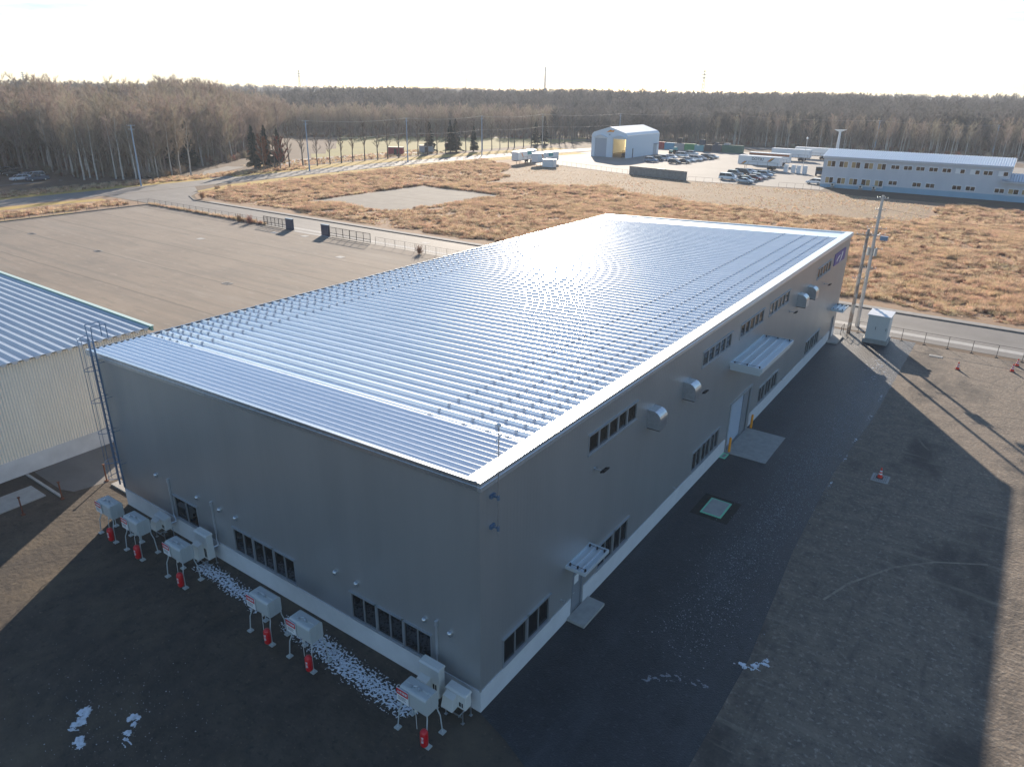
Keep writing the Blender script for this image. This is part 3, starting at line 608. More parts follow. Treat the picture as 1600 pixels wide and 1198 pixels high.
# electrical cubicle
t = thing('electrical_cubicle', 'pale grey transformer cubicle on a concrete base beside the utility poles', 'electrical cabinet', (3.9,59.0,0))
b = MB(); b.box(-1.1,-1.05,0,1.1,1.2,.42); b.obj('base', M['conc'], t)
b = MB(); b.box(-.95,-.9,.42,.95,1.05,2.75); b.obj('cabinet', M['acw'], t)
for x in (-.94,-.02): b = MB(); b.box(x,-.925,.5,x+.9,-.901,2.65); d_ = b.obj('cabinet_door', M['acw'], t); g = MB(); g.box(x+.78,-.95,1.4,x+.82,-.925,1.7); g.obj('handle', M['darksteel'], d_)
for i in range(3): b = MB(); y_ = -1.05+i*.76; b.hexa([(-1.05,y_,2.76),(1.05,y_,2.76),(1.05,y_+.73,2.8),(-1.05,y_+.73,2.8)],[(-1.05,y_,2.84),(1.05,y_,2.84),(1.05,y_+.73,2.92),(-1.05,y_+.73,2.92)]); b.obj('roof_panel', M['white'], t)
# utility poles near
def upole(name, label, x, y, h, r0, r1, m, arms, extra=None, lean=(0,0)):
    t = thing(name, label, 'utility pole', (x,y,0), group='utility poles')
    b = MB(); b.tube((0,0,0),(lean[0],lean[1],h),r0,r1,14); me = b.mesh('pole', m); o = link('pole', me, t)
    for z, hl, rot in arms:
        b = MB(); c, s_ = math.cos(rot), math.sin(rot); f = z/h; ox, oy = lean[0]*f, lean[1]*f
        b.tube((ox-hl*c,oy-hl*s_,z),(ox+hl*c,oy+hl*s_,z),.028,n=6)
        for q in (-1,-.45,.45,1): b.lathe([(0,.0),(.035,.02),(.03,.08),(.04,.11),(0,.15)], (ox+hl*.95*q*c,oy+hl*.95*q*s_,z+.03), 8)
        b.obj('crossarm', M['galv'], t)
    return t
p1 = upole('utility_pole', 'brown grey utility pole nearer the warehouse wall with one arm', 1.08,60.27,10.5,.2,.13,M['polebr'],[(9.9,1.0,.05),(5.6,.6,.05)])
p2 = upole('utility_pole', 'tall pale concrete utility pole with many arms beside the cubicle', 1.35,63.0,13.4,.2,.12,M['pole'],[(13.1,.5,.25),(12.0,.45,.25),(11.2,.45,.25),(10.2,.9,.1),(9.6,.9,.1),(8.2,.9,.05),(6.2,.7,.05)])
b = MB(); b.box(.5,-.2,9.1,1.2,.2,9.5); b.obj('switch_box', M['blueladder'], p2); b = MB(); b.tube((-.32,0,7.5),(-.32,0,8.2),.18,n=10); b.tube((.32,0,7.5),(.32,0,8.2),.18,n=10); b.obj('insulator_cluster', M['galv'], p2)
# handrail by the far door
t = thing('handrail', 'dark steel handrail pair beyond the far side door slab', 'handrail', (.9,59.2,0))
for x in (-.25,.35): b = MB(); b.path([(x,-.5,0),(x,-.5,.95),(x,.7,.95),(x,.7,0)], .03, 6); b.path([(x,-.5,.5),(x,.7,.5)], .02, 5); b.obj('rail', M['darksteel'], t)

# ------------------------------------------------------------------ tanks and outdoor units
TXT1 = text_mesh('火気厳禁', .125, M['white'], 'sign_text'); TXT2 = text_mesh('消\n火\n器', .10, M['white'], 'box_text')
def tank(x0, label):
    t = thing('oil_tank', label, 'oil tank', (x0,-2.43,0), group='heating oil tanks in front of the gable')
    b = MB(); b.rbox(.12,.08,1.28,1.4,.78,2.08,.13,'x'); 
    b.rbox(.1,.40,1.25,1.42,.46,2.11,.14,'y'); b.obj('tank_body', M['tank'], t)
    b = MB(); b.lathe([(.07,.0),(.07,.07),(0,.08)], (.5,.3,2.08), 10); b.lathe([(.05,.0),(.05,.12),(.07,.13),(0,.15)], (.9,.35,2.08), 8); b.path([(.62,.3,2.09),(.62,.3,2.19),(.75,.4,2.19),(.75,.4,2.09)], .012, 5); b.obj('filler_cap', M['galv'], t)
    for i, (fx, fy, sx, sy) in enumerate(((0,0,.14,.14),(1.52,0,1.40,.14),(1.52,.82,1.40,.72),(0,.82,.14,.72))):
        b = MB(); b.path([(fx,fy,.05),(fx+(sx-fx)*.5,fy+(sy-fy)*.3,.85),(sx,sy,1.15),(sx,sy,1.95)], .026, 7); b.box(fx-.11,fy-.11,0,fx+.11,fy+.11,.06); b.obj('leg', M['tank'], t)
    b = MB(); b.box(.03,.015,1.42,.60,.045,2.02); s_ = b.obj('warning_sign', M['white'], t)
    b = MB(); b.box(.03,.008,1.76,.60,.0145,2.02); b.obj('sign_band', M['red'], s_)
    o = link('sign_text', TXT1, s_, (.315,.003,1.89)); o.rotation_euler = (R_(90),0,0)
    b = MB(); [b.box(.1,.010,1.66-.06*k,.1+w_,.0145,1.675-.06*k) for k, w_ in enumerate((.40,.34,.37))]; b.obj('fine_print', M['darksteel'], s_)
    b = MB(); b.path([(.75,.25,1.28),(.75,.2,1.1),(.86,.12,1.05),(.95,.05,.5)], .012, 5); b.tube((.75,.25,1.05),(.75,.25,1.28),.06,n=8); b.obj('fuel_valve', M['acw'], t)
def exbox(x0, label):
    b = MB(); b.lathe([(0,.0),(.11,.02),(.15,.09),(.155,.40),(.15,.68),(.10,.76),(0,.785)], (0,0,0), 14); me = b.mesh('extinguisher_box', M['red']); smooth(me)
    o = link('extinguisher_box', me, None, (x0+1.50,-2.60,.22)); tag(o, label, 'extinguisher box', 'red extinguisher boxes under the tanks'); o.rotation_euler.z = R_(20)
    q = link('box_text', TXT2, o, (-.01,-.158,.42)); q.rotation_euler = (R_(90),0,0)
names = ['leftmost oil tank, half beside the sunlit strip of soil','second oil tank from the left, next to the shadow edge','third oil tank from the left, below the large outdoor unit','fourth oil tank from the left, between the snow patches','fifth oil tank from the left, close beside the fourth','rightmost oil tank nearest the building corner']
for x0, nm in zip((-24.02,-21.42,-17.62,-11.08,-8.4,-2.1), names):
    tank(x0, 'grey '+nm); exbox(x0, 'red extinguisher box under the '+nm.split(',')[0])
def outdoor_unit(x0, w, h, z0, label, big):
    t = thing('outdoor_unit', label, 'heat pump unit', (x0,-.75,0), group='heat pump outdoor units')
    b = MB(); b.rbox(0,0,z0,w,.36,z0+h,.03,'z'); b.hexa([(-.03,-.03,z0+h),(w+.03,-.03,z0+h),(w+.03,.38,z0+h),(-.03,.38,z0+h)],[(0,.05,z0+h+.06),(w,.05,z0+h+.06),(w,.36,z0+h+.08),(0,.36,z0+h+.08)]); b.obj('casing', M['acw'], t)
    b = MB(); hz = z0+h*.92 if not big else z0+h*.62
    x2 = w*.62
    b.hexa([(.03,-.36,z0+.0),(x2,-.36,z0+.0),(x2,-.005,z0+.02),(.03,-.005,z0+.02)],[(.06,-.26,hz-.1),(x2-.03,-.26,hz-.1),(x2-.03,-.005,hz),(.06,-.005,hz)]); b.obj('snow_hood', M['acw'], t)
    b = MB(); b.box(x2+.06,-.012,z0+.1,x2+.14,-.001,z0+h*.45); b.box(x2+.18,-.012,z0+.1,x2+.24,-.001,z0+h*.45); b.obj('grille', M['dark'], t)
    for x in (.06,w-.06):
        for y in (-.1,.4): b = MB(); b.box(x-.02,y-.02,0,x+.02,y+.02,z0-.02); b.box(x-.06,y-.06,0,x+.06,y+.06,.02); b.obj('leg', M['galv'], t)
    b = MB(); [b.box(x-.02,-.35,z0-.04,x+.02,.45,z0-.001) for x in (.06,w-.06)]; b.box(.06,-.12,z0*.5-.02,w-.06,-.08,z0*.5+.02); b.obj('stand_frame', M['galv'], t)
outdoor_unit(-21.35,.95,.62,.66,'small ivory outdoor unit on a stand, farthest left along the gable',False)
outdoor_unit(-17.6,1.0,1.35,.42,'tall ivory outdoor unit with hood, between the first and second window groups',True)
outdoor_unit(-2.45,1.0,1.35,.42,'tall ivory outdoor unit under the last window near the corner',True)
outdoor_unit(-1.1,.95,.66,.58,'small ivory outdoor unit closest to the building corner',False)

# ------------------------------------------------------------------ cream building at left
CB = thing('cream_shed', 'cream corrugated shed with blue ribbed roof at the left edge', 'building', (-34.15,0,0))
b = MB(); b.quad((0,-45,1.15),(0,7.3,1.15),(0,7.3,7.1),(0,-45,7.1)); b.quad((0,7.3,1.15),(-44,7.3,1.15),(-44,7.3,7.9),(0,7.3,7.1)); b.quad((-44,-45,0),(0,-45,0),(0,-45,7.1),(-44,-45,7.9)); b.obj('wall', M['cream'], CB)
b = MB(); b.box(-44,-45.02,0,.03,7.33,1.15); b.obj('plinth', M['creamw'], CB)
SLC = .012
def cz(x): return 7.28-x*SLC
me = MB()
p_ = .62; prof = [(0,0),(.2,0),(.31,-.17),(.45,-.17),(.62,0)]
for (a,za),(c,zc) in zip(prof[:-1], prof[1:]): me.quad((-44,a,cz(-44)+za),(.35,a,cz(.35)+za),(.35,c,cz(.35)+zc),(-44,c,cz(-44)+zc))
me.add([(.35,y,cz(.35)+z) for y,z in prof]+[(.35,0,cz(.35)-.02),], [(0,1,2,3,4)])
me = me.mesh('roof_panel', M['croof'])
for i in range(84): link('roof_panel', me, CB, (0,7.25-p_*(i+1),0))
b = MB(); b.hexa([(-44,7.27,cz(-44)-.2),(.55,7.27,cz(.55)-.2),(.55,7.42,cz(.55)-.2),(-44,7.42,cz(-44)-.2)],[(-44,7.27,cz(-44)+.1),(.55,7.27,cz(.55)+.1),(.55,7.42,cz(.55)+.1),(-44,7.42,cz(-44)+.1)]); b.obj('verge_trim', M['greentrim'], CB)
b = MB(); b.hexa([(-44,7.24,cz(-44)+.102),(.55,7.24,cz(.55)+.102),(.55,7.5,cz(.55)+.102),(-44,7.5,cz(-44)+.102)],[(-44,7.24,cz(-44)+.14),(.55,7.24,cz(.55)+.14),(.55,7.5,cz(.55)+.14),(-44,7.5,cz(-44)+.14)]); b.obj('verge_capping', M['greentop'], CB)
slab('concrete_strip', 'pale concrete strip on the soil by the cream shed', -32.3,-14,-30.4,-2.4,.06)
slab('concrete_kerb', 'short white kerb block at the left corner of the warehouse', -28.6,.5,-26.2,1.1,.1)
slab('edging_kerb', 'thin kerb running between the side paving and the soil', -34,-2.0,-29.6,-1.85,.08)
t = thing('wire_fence', 'old rusty post fence between the cream shed and the warehouse', 'fence', (-29.3,0,0))
for y in (.6,-2.0,-4.1,-6.4,-8.9): b = MB(); b.box(-.03,y-.03,0,.03,y+.03,1.15); b.box(-.06,y-.06,1.1,.06,y+.06,1.16); b.box(-.1,y-.1,0,.1,y+.1,.06); b.obj('post', M['rust'], t)

# ------------------------------------------------------------------ fences, gate
def fence(name, label, pts, h, step, rails=(1.0,), r=.028, m='darksteel', feet=False, wires=0):
    t = thing(name, label, 'fence', (*pts[0],0)); ox, oy = pts[0]
    pm = MB(); pm.tube((0,0,0),(0,0,h),r,n=6)
    if feet: pm.box(-.12,-.12,0,.12,.12,.05)
    pme = pm.mesh('post', M[m])
    for (x0,y0),(x1,y1) in zip(pts[:-1], pts[1:]):
        Ld = math.hypot(x1-x0,y1-y0); n_ = max(1, round(Ld/step))
        for i in range(n_+1): link('post', pme, t, (x0-ox+(x1-x0)*i/n_, y0-oy+(y1-y0)*i/n_, 0))
        for f in rails: b = MB(); b.tube((x0-ox,y0-oy,h*f),(x1-ox,y1-oy,h*f),r*.7,n=5); b.obj('rail', M[m], t)
        if wires:
            b = MB(); nv = int(Ld/.35)
            for i in range(nv): u = i/nv; xx, yy = x0-ox+(x1-x0)*u, y0-oy+(y1-y0)*u; b.tube((xx,yy,.08),(xx,yy,h),.006,n=3,cap=False)
            for k in range(3): b.tube((x0-ox,y0-oy,h*(.2+.25*k)),(x1-ox,y1-oy,h*(.2+.25*k)),.008,n=3,cap=False)
            b.obj('wire_mesh', M[m], t)['kind'] = 'stuff'
    return t
fence('mesh_fence', 'dark mesh fence left of the gate along the service road', [(-131.6,62.1),(-95,62.1)], 1.15, 2.0, wires=1)
fence('mesh_fence', 'dark mesh fence right of the gate along the service road', [(-68,62.1),(-27,62.1)], 1.15, 2.0, wires=1)
fence('mesh_fence', 'thin dark fence along the left edge of the tan lot', [(-131.9,-40),(-131.9,62)], 1.1, 2.0, wires=1)
fence('roadside_fence', 'thin post and wire fence beside the road right of the warehouse', [(1.9,60.75),(48,60.75)], 1.2, 2.0, r=.025, feet=True)
fence('yard_fence', 'thin fence left of the block wall at the far yard', [(-112,189.5),(-84,180.2)], 1.1, 2.2)
fence('yard_fence', 'thin fence between the block wall and the parked white van', [(-64,176.2),(-46,178)], 1.1, 2.2)
fence('yard_fence', 'thin fence just left of the long office block', [(-40,177.8),(-30.2,178.9)], 1.3, 2.1, rails=(1.0,.1))
def gate(x0, x1, xs, label):
    t = thing('sliding_gate', label, 'gate', (xs,62.0,0))
    b = MB(); b.box(-.85,-.18,0,.85,.18,1.75); b.box(-.9,-.22,1.75,.9,.22,1.82); b.obj('gate_pier', PA['navy'], t)
    lo, hi = x0-xs, x1-xs
    b = MB(); [b.box(lo,-.04,z-.04,hi,.04,z+.04) for z in (.22,.6,1.55)]; [b.box(x-.035,-.035,.1,x+.035,.035,1.59) for x in np.linspace(lo,hi,7)]; b.obj('gate_leaf', M['darksteel'], t)
    b = MB(); [b.box(x-.01,-.01,.26,x+.01,.01,1.51) for x in np.linspace(lo,hi,42)]; b.obj('gate_bars', M['darksteel'], t)
gate(-95,-89.0,-88.1,'left half of the open dark gate with its solid pier'); gate(-78.2,-69.0,-79.2,'right half of the open dark gate with its solid pier')
# block wall
t = thing('block_wall', 'dark grey concrete panel wall at the edge of the far yard', 'wall', (-83.2,179.6,0), math.atan2(-3.6,19))
for i in range(10): b = MB(); b.box(i*1.93+.01,-.12,0,i*1.93+1.91,.12,2.3); b.obj('panel', M['concw'], t)
b = MB(); b.box(0,-.15,2.3,19.3,.15,2.38); b.obj('coping', M['darksteel'], t)

# ------------------------------------------------------------------ far white warehouse
FW = thing('arched_warehouse', 'white arched warehouse with two tall doors in the far yard', 'building', (-122,226,0))
wd, dp = 14.4, 27
pr = [(0,0),(0,7.6),(.9,8.5),(wd/2,10.4),(wd-.9,8.5),(wd,7.6),(wd,0)]
b = MB(); ds = [(1.35,6.2,0,6.4),(8.75,13.9,0,6.4)]
def PF(x, z, o): return (x, -o, z)
wall_holes(b, 0, wd, ds, PF, lambda u: 7.6, .3); b.add([(0,0,7.6),(.9,0,8.5),(wd/2,0,10.4),(wd-.9,0,8.5),(wd,0,7.6)], [(0,4,3,2,1)]); b.obj('front_wall', M['ware'], FW)
b = MB(); b.quad((wd,0,0),(wd,dp,0),(wd,dp,7.6),(wd,0,7.6)); b.quad((0,0,0),(0,0,7.6),(0,dp,7.6),(0,dp,0)); b.obj('side_wall', M['ware'], FW)
b = MB(); b.add([(x,dp,z) for x,z in pr],[tuple(range(7))]); b.obj('rear_wall', M['inner'], FW)
b = MB()
for (xa,za),(xb,zb) in zip(pr[1:5], pr[2:6]): b.quad((xa,-.1,za+.02),(xb,-.1,zb+.02),(xb,dp+.1,zb+.02),(xa,dp+.1,za+.02))
b.obj('roof', M['wareroof'], FW)
b = MB()
for i in range(26): z = i*.245; b.box(1.35,.25+.03*(i%2),z,6.2,.3,z+.24)
b.obj('shutter', M['shut'], FW)
b = MB(); [b.box(8.8+i*.5,14,.0+0,8.86+i*.5,14.1,6.3) for i in range(11)]; [b.box(8.7,14,z,13.95,14.12,z+.08) for z in (2,4,6)]; b.obj('inner_frame', M['innerwall'], FW)
for x0, x1 in ((1.0,6.6),(8.4,14.2)):
    b = MB(); xm = (x0+x1)/2; b.hexa([(x0,-.7,6.6),(xm,-.7,7.6),(x1,-.7,6.6),(x1,0,6.6),(xm,0,7.6),(x0,0,6.6)],[(x0,-.7,6.8),(xm,-.7,7.8),(x1,-.7,6.8),(x1,0,6.8),(xm,0,7.8),(x0,0,6.8)]); b.obj('door_hood', M['ware'], FW)
b = MB(); b.box(wd+.0,.6+4,0,wd+.12,5,3.2); b.obj('side_pipe', M['darksteel'], FW)
b = MB(); b.box(wd,22.2,0,wd+.06,25.2,3.8); b.obj('side_door', M['shut'], FW)
b = MB(); b.box(wd+.0,22.0,3.9,wd+.8,25.5,4.05); b.obj('side_canopy', M['blueladder'], FW)
o = link('wall_mark', MB().add([(0,0,0),(1.2,0,.15),(2.9,0,.2),(3.3,0,.85),(2.4,0,.7),(1.5,0,.95),(.9,0,.55)], [(0,1,2,3,4,5,6)]).mesh('wall_mark', M['orange']), FW, (5.9,-.03,8.5))
b = MB(); b.box(7.0,-.2,7.5,7.6,0,8.0); b.obj('vent', M['shut'], FW)
# forklift inside the open door
t = thing('forklift', 'dark forklift parked inside the open warehouse door', 'forklift', (-110.2,229.5,0))
b = MB(); b.box(-.6,-1,.3,.6,1,1.1); b.hexa([(-.55,-.9,1.1),(.55,-.9,1.1),(.55,0,1.1),(-.55,0,1.1)],[(-.5,-.8,1.5),(.5,-.8,1.5),(.5,-.1,1.5),(-.5,-.1,1.5)]); b.obj('body', M['darksteel'], t)
b = MB(); [b.tube((x,y,1.1),(x*.9,y*.8,2.3),.04) for x in (-.5,.5) for y in (-.8,.8)]; b.box(-.5,-.7,2.3,.5,.7,2.36); b.obj('overhead_guard', M['darksteel'], t)
b = MB(); [b.box(x-.05,1.0,.1,x+.05,1.15,3.4) for x in (-.35,.35)]; b.box(-.4,1.0,3.3,.4,1.15,3.4); b.obj('mast', M['darksteel'], t)
for x in (-.55,.55):
    for y in (-.65,.65): b = MB(); b.tube((x-.1,y,.3),(x+.1,y,.3),.3,n=12); b.obj('wheel', M['black'], t)

# ------------------------------------------------------------------ office block
OB = thing('office_block', 'long two storey pale blue office block with ribbed roof behind the field', 'building', (-32.1,187.2,0))
OW, OD = 40.7, 11.5
up = [(.9,3.0,5.05,6.65),(3.8,6.0,5.05,6.65),(6.7,8.9,5.05,6.65),(9.7,11.9,5.05,6.65),(12.7,14.8,5.05,6.65)]+[(a,a+2.0,5.4,6.5) for a in (15.8,18.6,21.3,24.1,26.9,29.7,32.7,35.3,38.3)]
lo_ = [(1.0,3.1,1.0,2.65),(3.9,6.0,1.0,2.65),(6.8,8.9,1.0,2.65),(9.7,11.9,1.0,2.65),(12.8,14.8,1.0,2.65)]+[(a,a+2.05,1.65,2.8) for a in (15.9,21.2,24.1,29.7,32.5,38.3)]
b = MB(); hz = [h for h in up+lo_]
wall_holes(b, 0, OW, hz, PF, lambda u: 7.3, .1); b.quad((0,0,0),(0,0,7.3),(0,OD,7.3),(0,OD,0)); b.quad((OW,0,0),(OW,OD,0),(OW,OD,7.3),(OW,0,7.3)); b.quad((0,OD,0),(0,OD,7.3),(OW,OD,7.3),(OW,OD,0)); b.add([(0,0,7.3),(0,OD/2,9.0),(0,OD,7.3)],[(0,1,2)]); b.add([(OW,0,7.3),(OW,OD/2,9.0),(OW,OD,7.3)],[(0,2,1)])
b.obj('wall', M['offwall'], OB)
b = MB(); b.box(-.03,-.05,0,14.9,-.002,.75); b.box(14.9,-.05,0,OW+.03,-.002,1.3); b.obj('base_wall', M['offbase'], OB)
b = MB(); b.box(-.25,-.45,7.15,OW+.25,-.0,7.62); b.obj('fascia', M['offwall'], OB)
b = MB()
nr = 81
for i in range(nr):
    x0 = -.3+i*(OW+.6)/nr; p = (OW+.6)/nr
    for (a,za),(c,zc) in (((0,0),(p*.45,0)),((p*.45,0),(p*.55,-.13)),((p*.55,-.13),(p*.9,-.13)),((p*.9,-.13),(p,0))):
        b.quad((x0+a,-.5,7.7+za),(x0+c,-.5,7.7+zc),(x0+c,OD/2,9.25+zc),(x0+a,OD/2,9.25+za)); b.quad((x0+a,OD/2,9.25+za),(x0+c,OD/2,9.25+zc),(x0+c,OD+.4,7.7+zc),(x0+a,OD+.4,7.7+za))
b.obj('roof', M['offroof'], OB)
b = MB(); b.box(0.1,.35,0,OW-.1,.4,7.2); b.obj('inner_lining', M['innerwall'], OB)
random.seed(3)
for k, (a,c,v0,v1) in enumerate(up+lo_):
    f = MB()
    for (ua,ub,va,vb) in ((a,a+.12,v0,v1),(c-.12,c,v0,v1),(a+.12,c-.12,v1-.12,v1),(a+.12,c-.12,v0,v0+.12),((a+c)/2-.05,(a+c)/2+.05,v0+.12,v1-.12)): f.box(ua,-.08,va,ub,.03,vb)
    fo = f.obj('window', M['white'], OB)
    kind = random.random()
    for j, (ua,ub) in enumerate(((a+.12,(a+c)/2-.05),((a+c)/2+.05,c-.12))):
        tan = (v0 == 5.05 or v0 == 1.0) and (j == (k % 2))
        m_ = M['curtain'] if tan else (M['white'] if k in (10,11,13) and j == 0 else M['glass'])
        MB().box(ua,-.02,v0+.12,ub,.01,v1-.12).obj('pane', m_, fo)
for x in (3.3,10.0,13.1):
    t_ = thing('outdoor_unit', {3.3:'leftmost small outdoor unit at the foot of the office block',10.0:'middle small outdoor unit at the foot of the office block',13.1:'rightmost small outdoor unit at the foot of the office block'}[x], 'heat pump unit', (-32.1+x-.5,186.6,0), group='outdoor units of the office block')
    MB().box(0,-.3,.5,.9,.1,1.2).obj('casing', M['acw'], t_); MB().box(-.05,-.4,1.2,.95,.15,1.3).obj('cover', M['offbase'], t_); MB().box(.2,-.32,.6,.6,-.3,1.05).obj('fan_grille', M['dark'], t_); MB().box(.05,-.25,0,.85,.05,.5).obj('stand', M['concw'], t_)
AN = thing('office_annex', 'single storey annex with blue ribbed roof at the right end of the office block', 'building', (8.62,187.0,0))
b = MB(); b.box(0,0,0,26,9,4.1); b.obj('wall', M['offwall'], AN); b = MB(); b.box(0,-.05,0,26,-.001,1.3); b.obj('base_wall', M['offbase'], AN)
b = MB()
for i in range(52): x0 = -1.3+i*.53; b.quad((x0,-1.2,4.6),(x0+.3,-1.2,4.6),(x0+.3,5,5.9),(x0,5,5.9)); b.quad((x0+.3,-1.2,4.6),(x0+.38,-1.2,4.46),(x0+.38,5,5.76),(x0+.3,5,5.9)); b.quad((x0+.38,-1.2,4.46),(x0+.53,-1.2,4.6),(x0+.53,5,5.9),(x0+.38,5,5.76))
b.obj('roof', M['croof'], AN); b = MB(); b.box(-1.3,-1.15,4.1,26,-.0,4.45); b.obj('fascia', M['offwall'], AN)
for a in (.3,2.9,5.6,8.4):
    f = MB(); [f.box(*q) for q in ((a,-.09,1.65,a+.1,.0,2.85),(a+2,-.09,1.65,a+2.1,.0,2.85),(a+.1,-.09,2.75,a+2,.0,2.85),(a+.1,-.09,1.65,a+2,.0,1.75),(a+1,-.09,1.75,a+1.1,0,2.75))]; fo = f.obj('window', M['white'], AN)
    MB().box(a+.1,-.05,1.75,a+1,-.01,2.75).obj('pane', M['curtain'], fo); MB().box(a+1.1,-.05,1.75,a+2,-.01,2.75).obj('pane', M['glass'], fo)

# ------------------------------------------------------------------ vehicles
WH = MB(); WH.lathe([(0,-.1),(.2,-.1),(.32,-.09),(.33,0),(.32,.09),(.2,.1),(0,.1)], n=14); WHm = WH.mesh('wheel', M['black'])
RM = MB(); RM.lathe([(0,.115),(.15,.11),(.2,.1)], n=10); RM.lathe([(0,-.115),(.15,-.11),(.2,-.1)], n=10); RMm = RM.mesh('rim', M['galv'])
STY = { # length, width, body profile (x,z) belt, greenhouse (xb0,xt0,xt1,xb1), roof z
 'sedan': (4.6,1.75,[(-2.3,.75),(-2.2,.95),(-1.3,1.0),(1.0,.95),(2.1,.78),(2.3,.55)],(-1.7,-1.0,.35,1.15),1.42),
 'hatch': (4.1,1.7,[(-2.05,.7),(-2.0,1.0),(-1.0,1.0),(.95,.96),(1.85,.82),(2.05,.55)],(-1.95,-1.6,.35,1.25),1.5),
 'suv': (4.6,1.82,[(-2.3,.7),(-2.25,1.1),(-1.0,1.1),(1.0,1.08),(2.05,1.0),(2.3,.6)],(-2.2,-1.95,.4,1.1),1.75),
 'van': (4.8,1.8,[(-2.4,.7),(-2.35,1.1),(-1.0,1.1),(1.3,1.05),(2.2,.85),(2.4,.6)],(-2.3,-2.15,.9,1.75),1.85),
 'kei': (3.4,1.48,[(-1.7,.6),(-1.68,1.0),(-.5,1.0),(1.0,.98),(1.6,.85),(1.7,.55)],(-1.66,-1.55,.75,1.25),1.72),
 'wagon': (4.6,1.74,[(-2.3,.7),(-2.25,.95),(-1.0,.98),(1.0,.94),(2.1,.78),(2.3,.55)],(-2.2,-1.85,.35,1.15),1.5),
 'pickup': (5.1,1.8,[(-2.55,.7),(-2.5,1.1),(-.8,1.1),(1.0,1.08),(2.3,.98),(2.55,.6)],(-.75,-.6,.45,1.15),1.78)}
CARM = {}
def car(style, colour, x, y, rz, label, group):
    Lc, Wc, prof, gh, zr_ = STY[style]; t = thing('parked_car', label, 'car', (x,y,.02), rz, group); hw = Wc/2
    key = (style, colour)
    if key not in CARM:
        b = MB(); rings = []
        for px, pz in prof:
            e = .12 if abs(px) > Lc/2-.15 else 0
            rings.append([(px,-hw+e+.03,.28),(px,-hw+e,.55),(px,-hw+e+.06,pz-.06),(px,-hw+e+.16,pz),(px,hw-e-.16,pz),(px,hw-e-.06,pz-.06),(px,hw-e,.55),(px,hw-e-.03,.28)])
        vs = [p for r in rings for p in r]; fs = []
        for i in range(len(rings)-1):
            for j in range(8): fs.append((i*8+j, i*8+(j+1) % 8, (i+1)*8+(j+1) % 8, (i+1)*8+j))
        fs += [tuple(reversed(range(8))), tuple(range(len(vs)-8, len(vs)))]
        b.add(vs, fs)
        if style == 'pickup': b.box(-2.45,-hw+.05,1.1,-.9,-hw+.12,1.25); b.box(-2.45,hw-.12,1.1,-.9,hw-.05,1.25)
        body = b.mesh('body', PA[colour])
        xb0, xt0, xt1, xb1 = gh; zb = 1.0 if style in ('suv','van','pickup') else .92
        g = MB(); g.hexa([(xb0,-hw+.1,zb),(xb1,-hw+.1,zb),(xb1,hw-.1,zb),(xb0,hw-.1,zb)], [(xt0,-hw+.22,zr_-.05),(xt1,-hw+.22,zr_-.05),(xt1,hw-.22,zr_-.05),(xt0,hw-.22,zr_-.05)]); glass = g.mesh('windows', M['glass'])
        r = MB(); r.hexa([(xt0-.04,-hw+.2,zr_-.06),(xt1+.05,-hw+.2,zr_-.06),(xt1+.05,hw-.2,zr_-.06),(xt0-.04,hw-.2,zr_-.06)], [(xt0+.1,-hw+.3,zr_),(xt1-.1,-hw+.3,zr_),(xt1-.1,hw-.3,zr_),(xt0+.1,hw-.3,zr_)])
        for s_ in (-1, 1):
            for (xa, xc) in ((xb0,xt0),(xb1,xt1),((xb0+xb1)/2,(xt0+xt1)/2)): r.tube((xa,s_*(hw-.1),zb),(xc,s_*(hw-.21),zr_-.05),.035,n=5)
        roof = r.mesh('roof', PA[colour])
        hl = MB(); hl.box(Lc/2-.22,-hw+.14,.6,Lc/2+.005,-hw+.42,.74); hlm = hl.mesh('headlight', M['white'])
        CARM[key] = (body, glass, roof, hlm)
    body, glass, roof, hlm = CARM[key]
    link('body', body, t); link('windows', glass, t); link('roof', roof, t); link('headlight', hlm, t); q = link('headlight', hlm, t, (0,0,0)); q.location.y = Wc-.56
    for wx in (-Lc*.29, Lc*.3):
        for wy in (-hw+.08, hw-.08): w = link('wheel', WHm, t, (wx,wy,.33)); w.rotation_euler.x = R_(90); link('rim', RMm, w)
GA = 'cars parked in the far yard'; PI = math.pi
for st, cl, x, y, rz, lb in [
 ('suv','bluegrey',-95.0,219.8,0,'blue grey car at the left end of the yard cluster, nearest the white warehouse'),
 ('kei','black',-95.0,225.5,0,'small black car just behind the blue grey car'),
 ('van','white',-94.8,229.5,0,'white minivan between the small black car and a white wagon'),
 ('wagon','white',-95.0,236.5,0,'white wagon partly hidden behind the white minivan'),
 ('van','white',-95.0,246.5,0,'long white van near the back of the yard cluster'),
 ('suv','silver',-95,256,0,'silver grey car alone at the very back of the yard cluster'),
 ('hatch','black',-86.5,219.5,0,'black hatchback at the near front of the yard cluster'),
 ('sedan','black',-84.6,223.2,0,'black sedan right behind the black hatchback'),
 ('wagon','white',-85.6,230.0,0,'white wagon in the middle of the front yard row'),
 ('van','white',-85.4,235.5,0,'white minivan behind the white wagon in the front yard row'),
 ('hatch','silver',-85.2,239.6,0,'silver hatchback before the black car of the front yard row'),
 ('suv','black',-84.6,244.0,0,'black car second from the right end of the yard cluster'),
 ('sedan','silver',-84.2,248.5,0,'silver sedan at the right end of the yard cluster')]:
    car(st, cl, x, y, rz, lb, GA)
GB = 'cars parked near the office block'
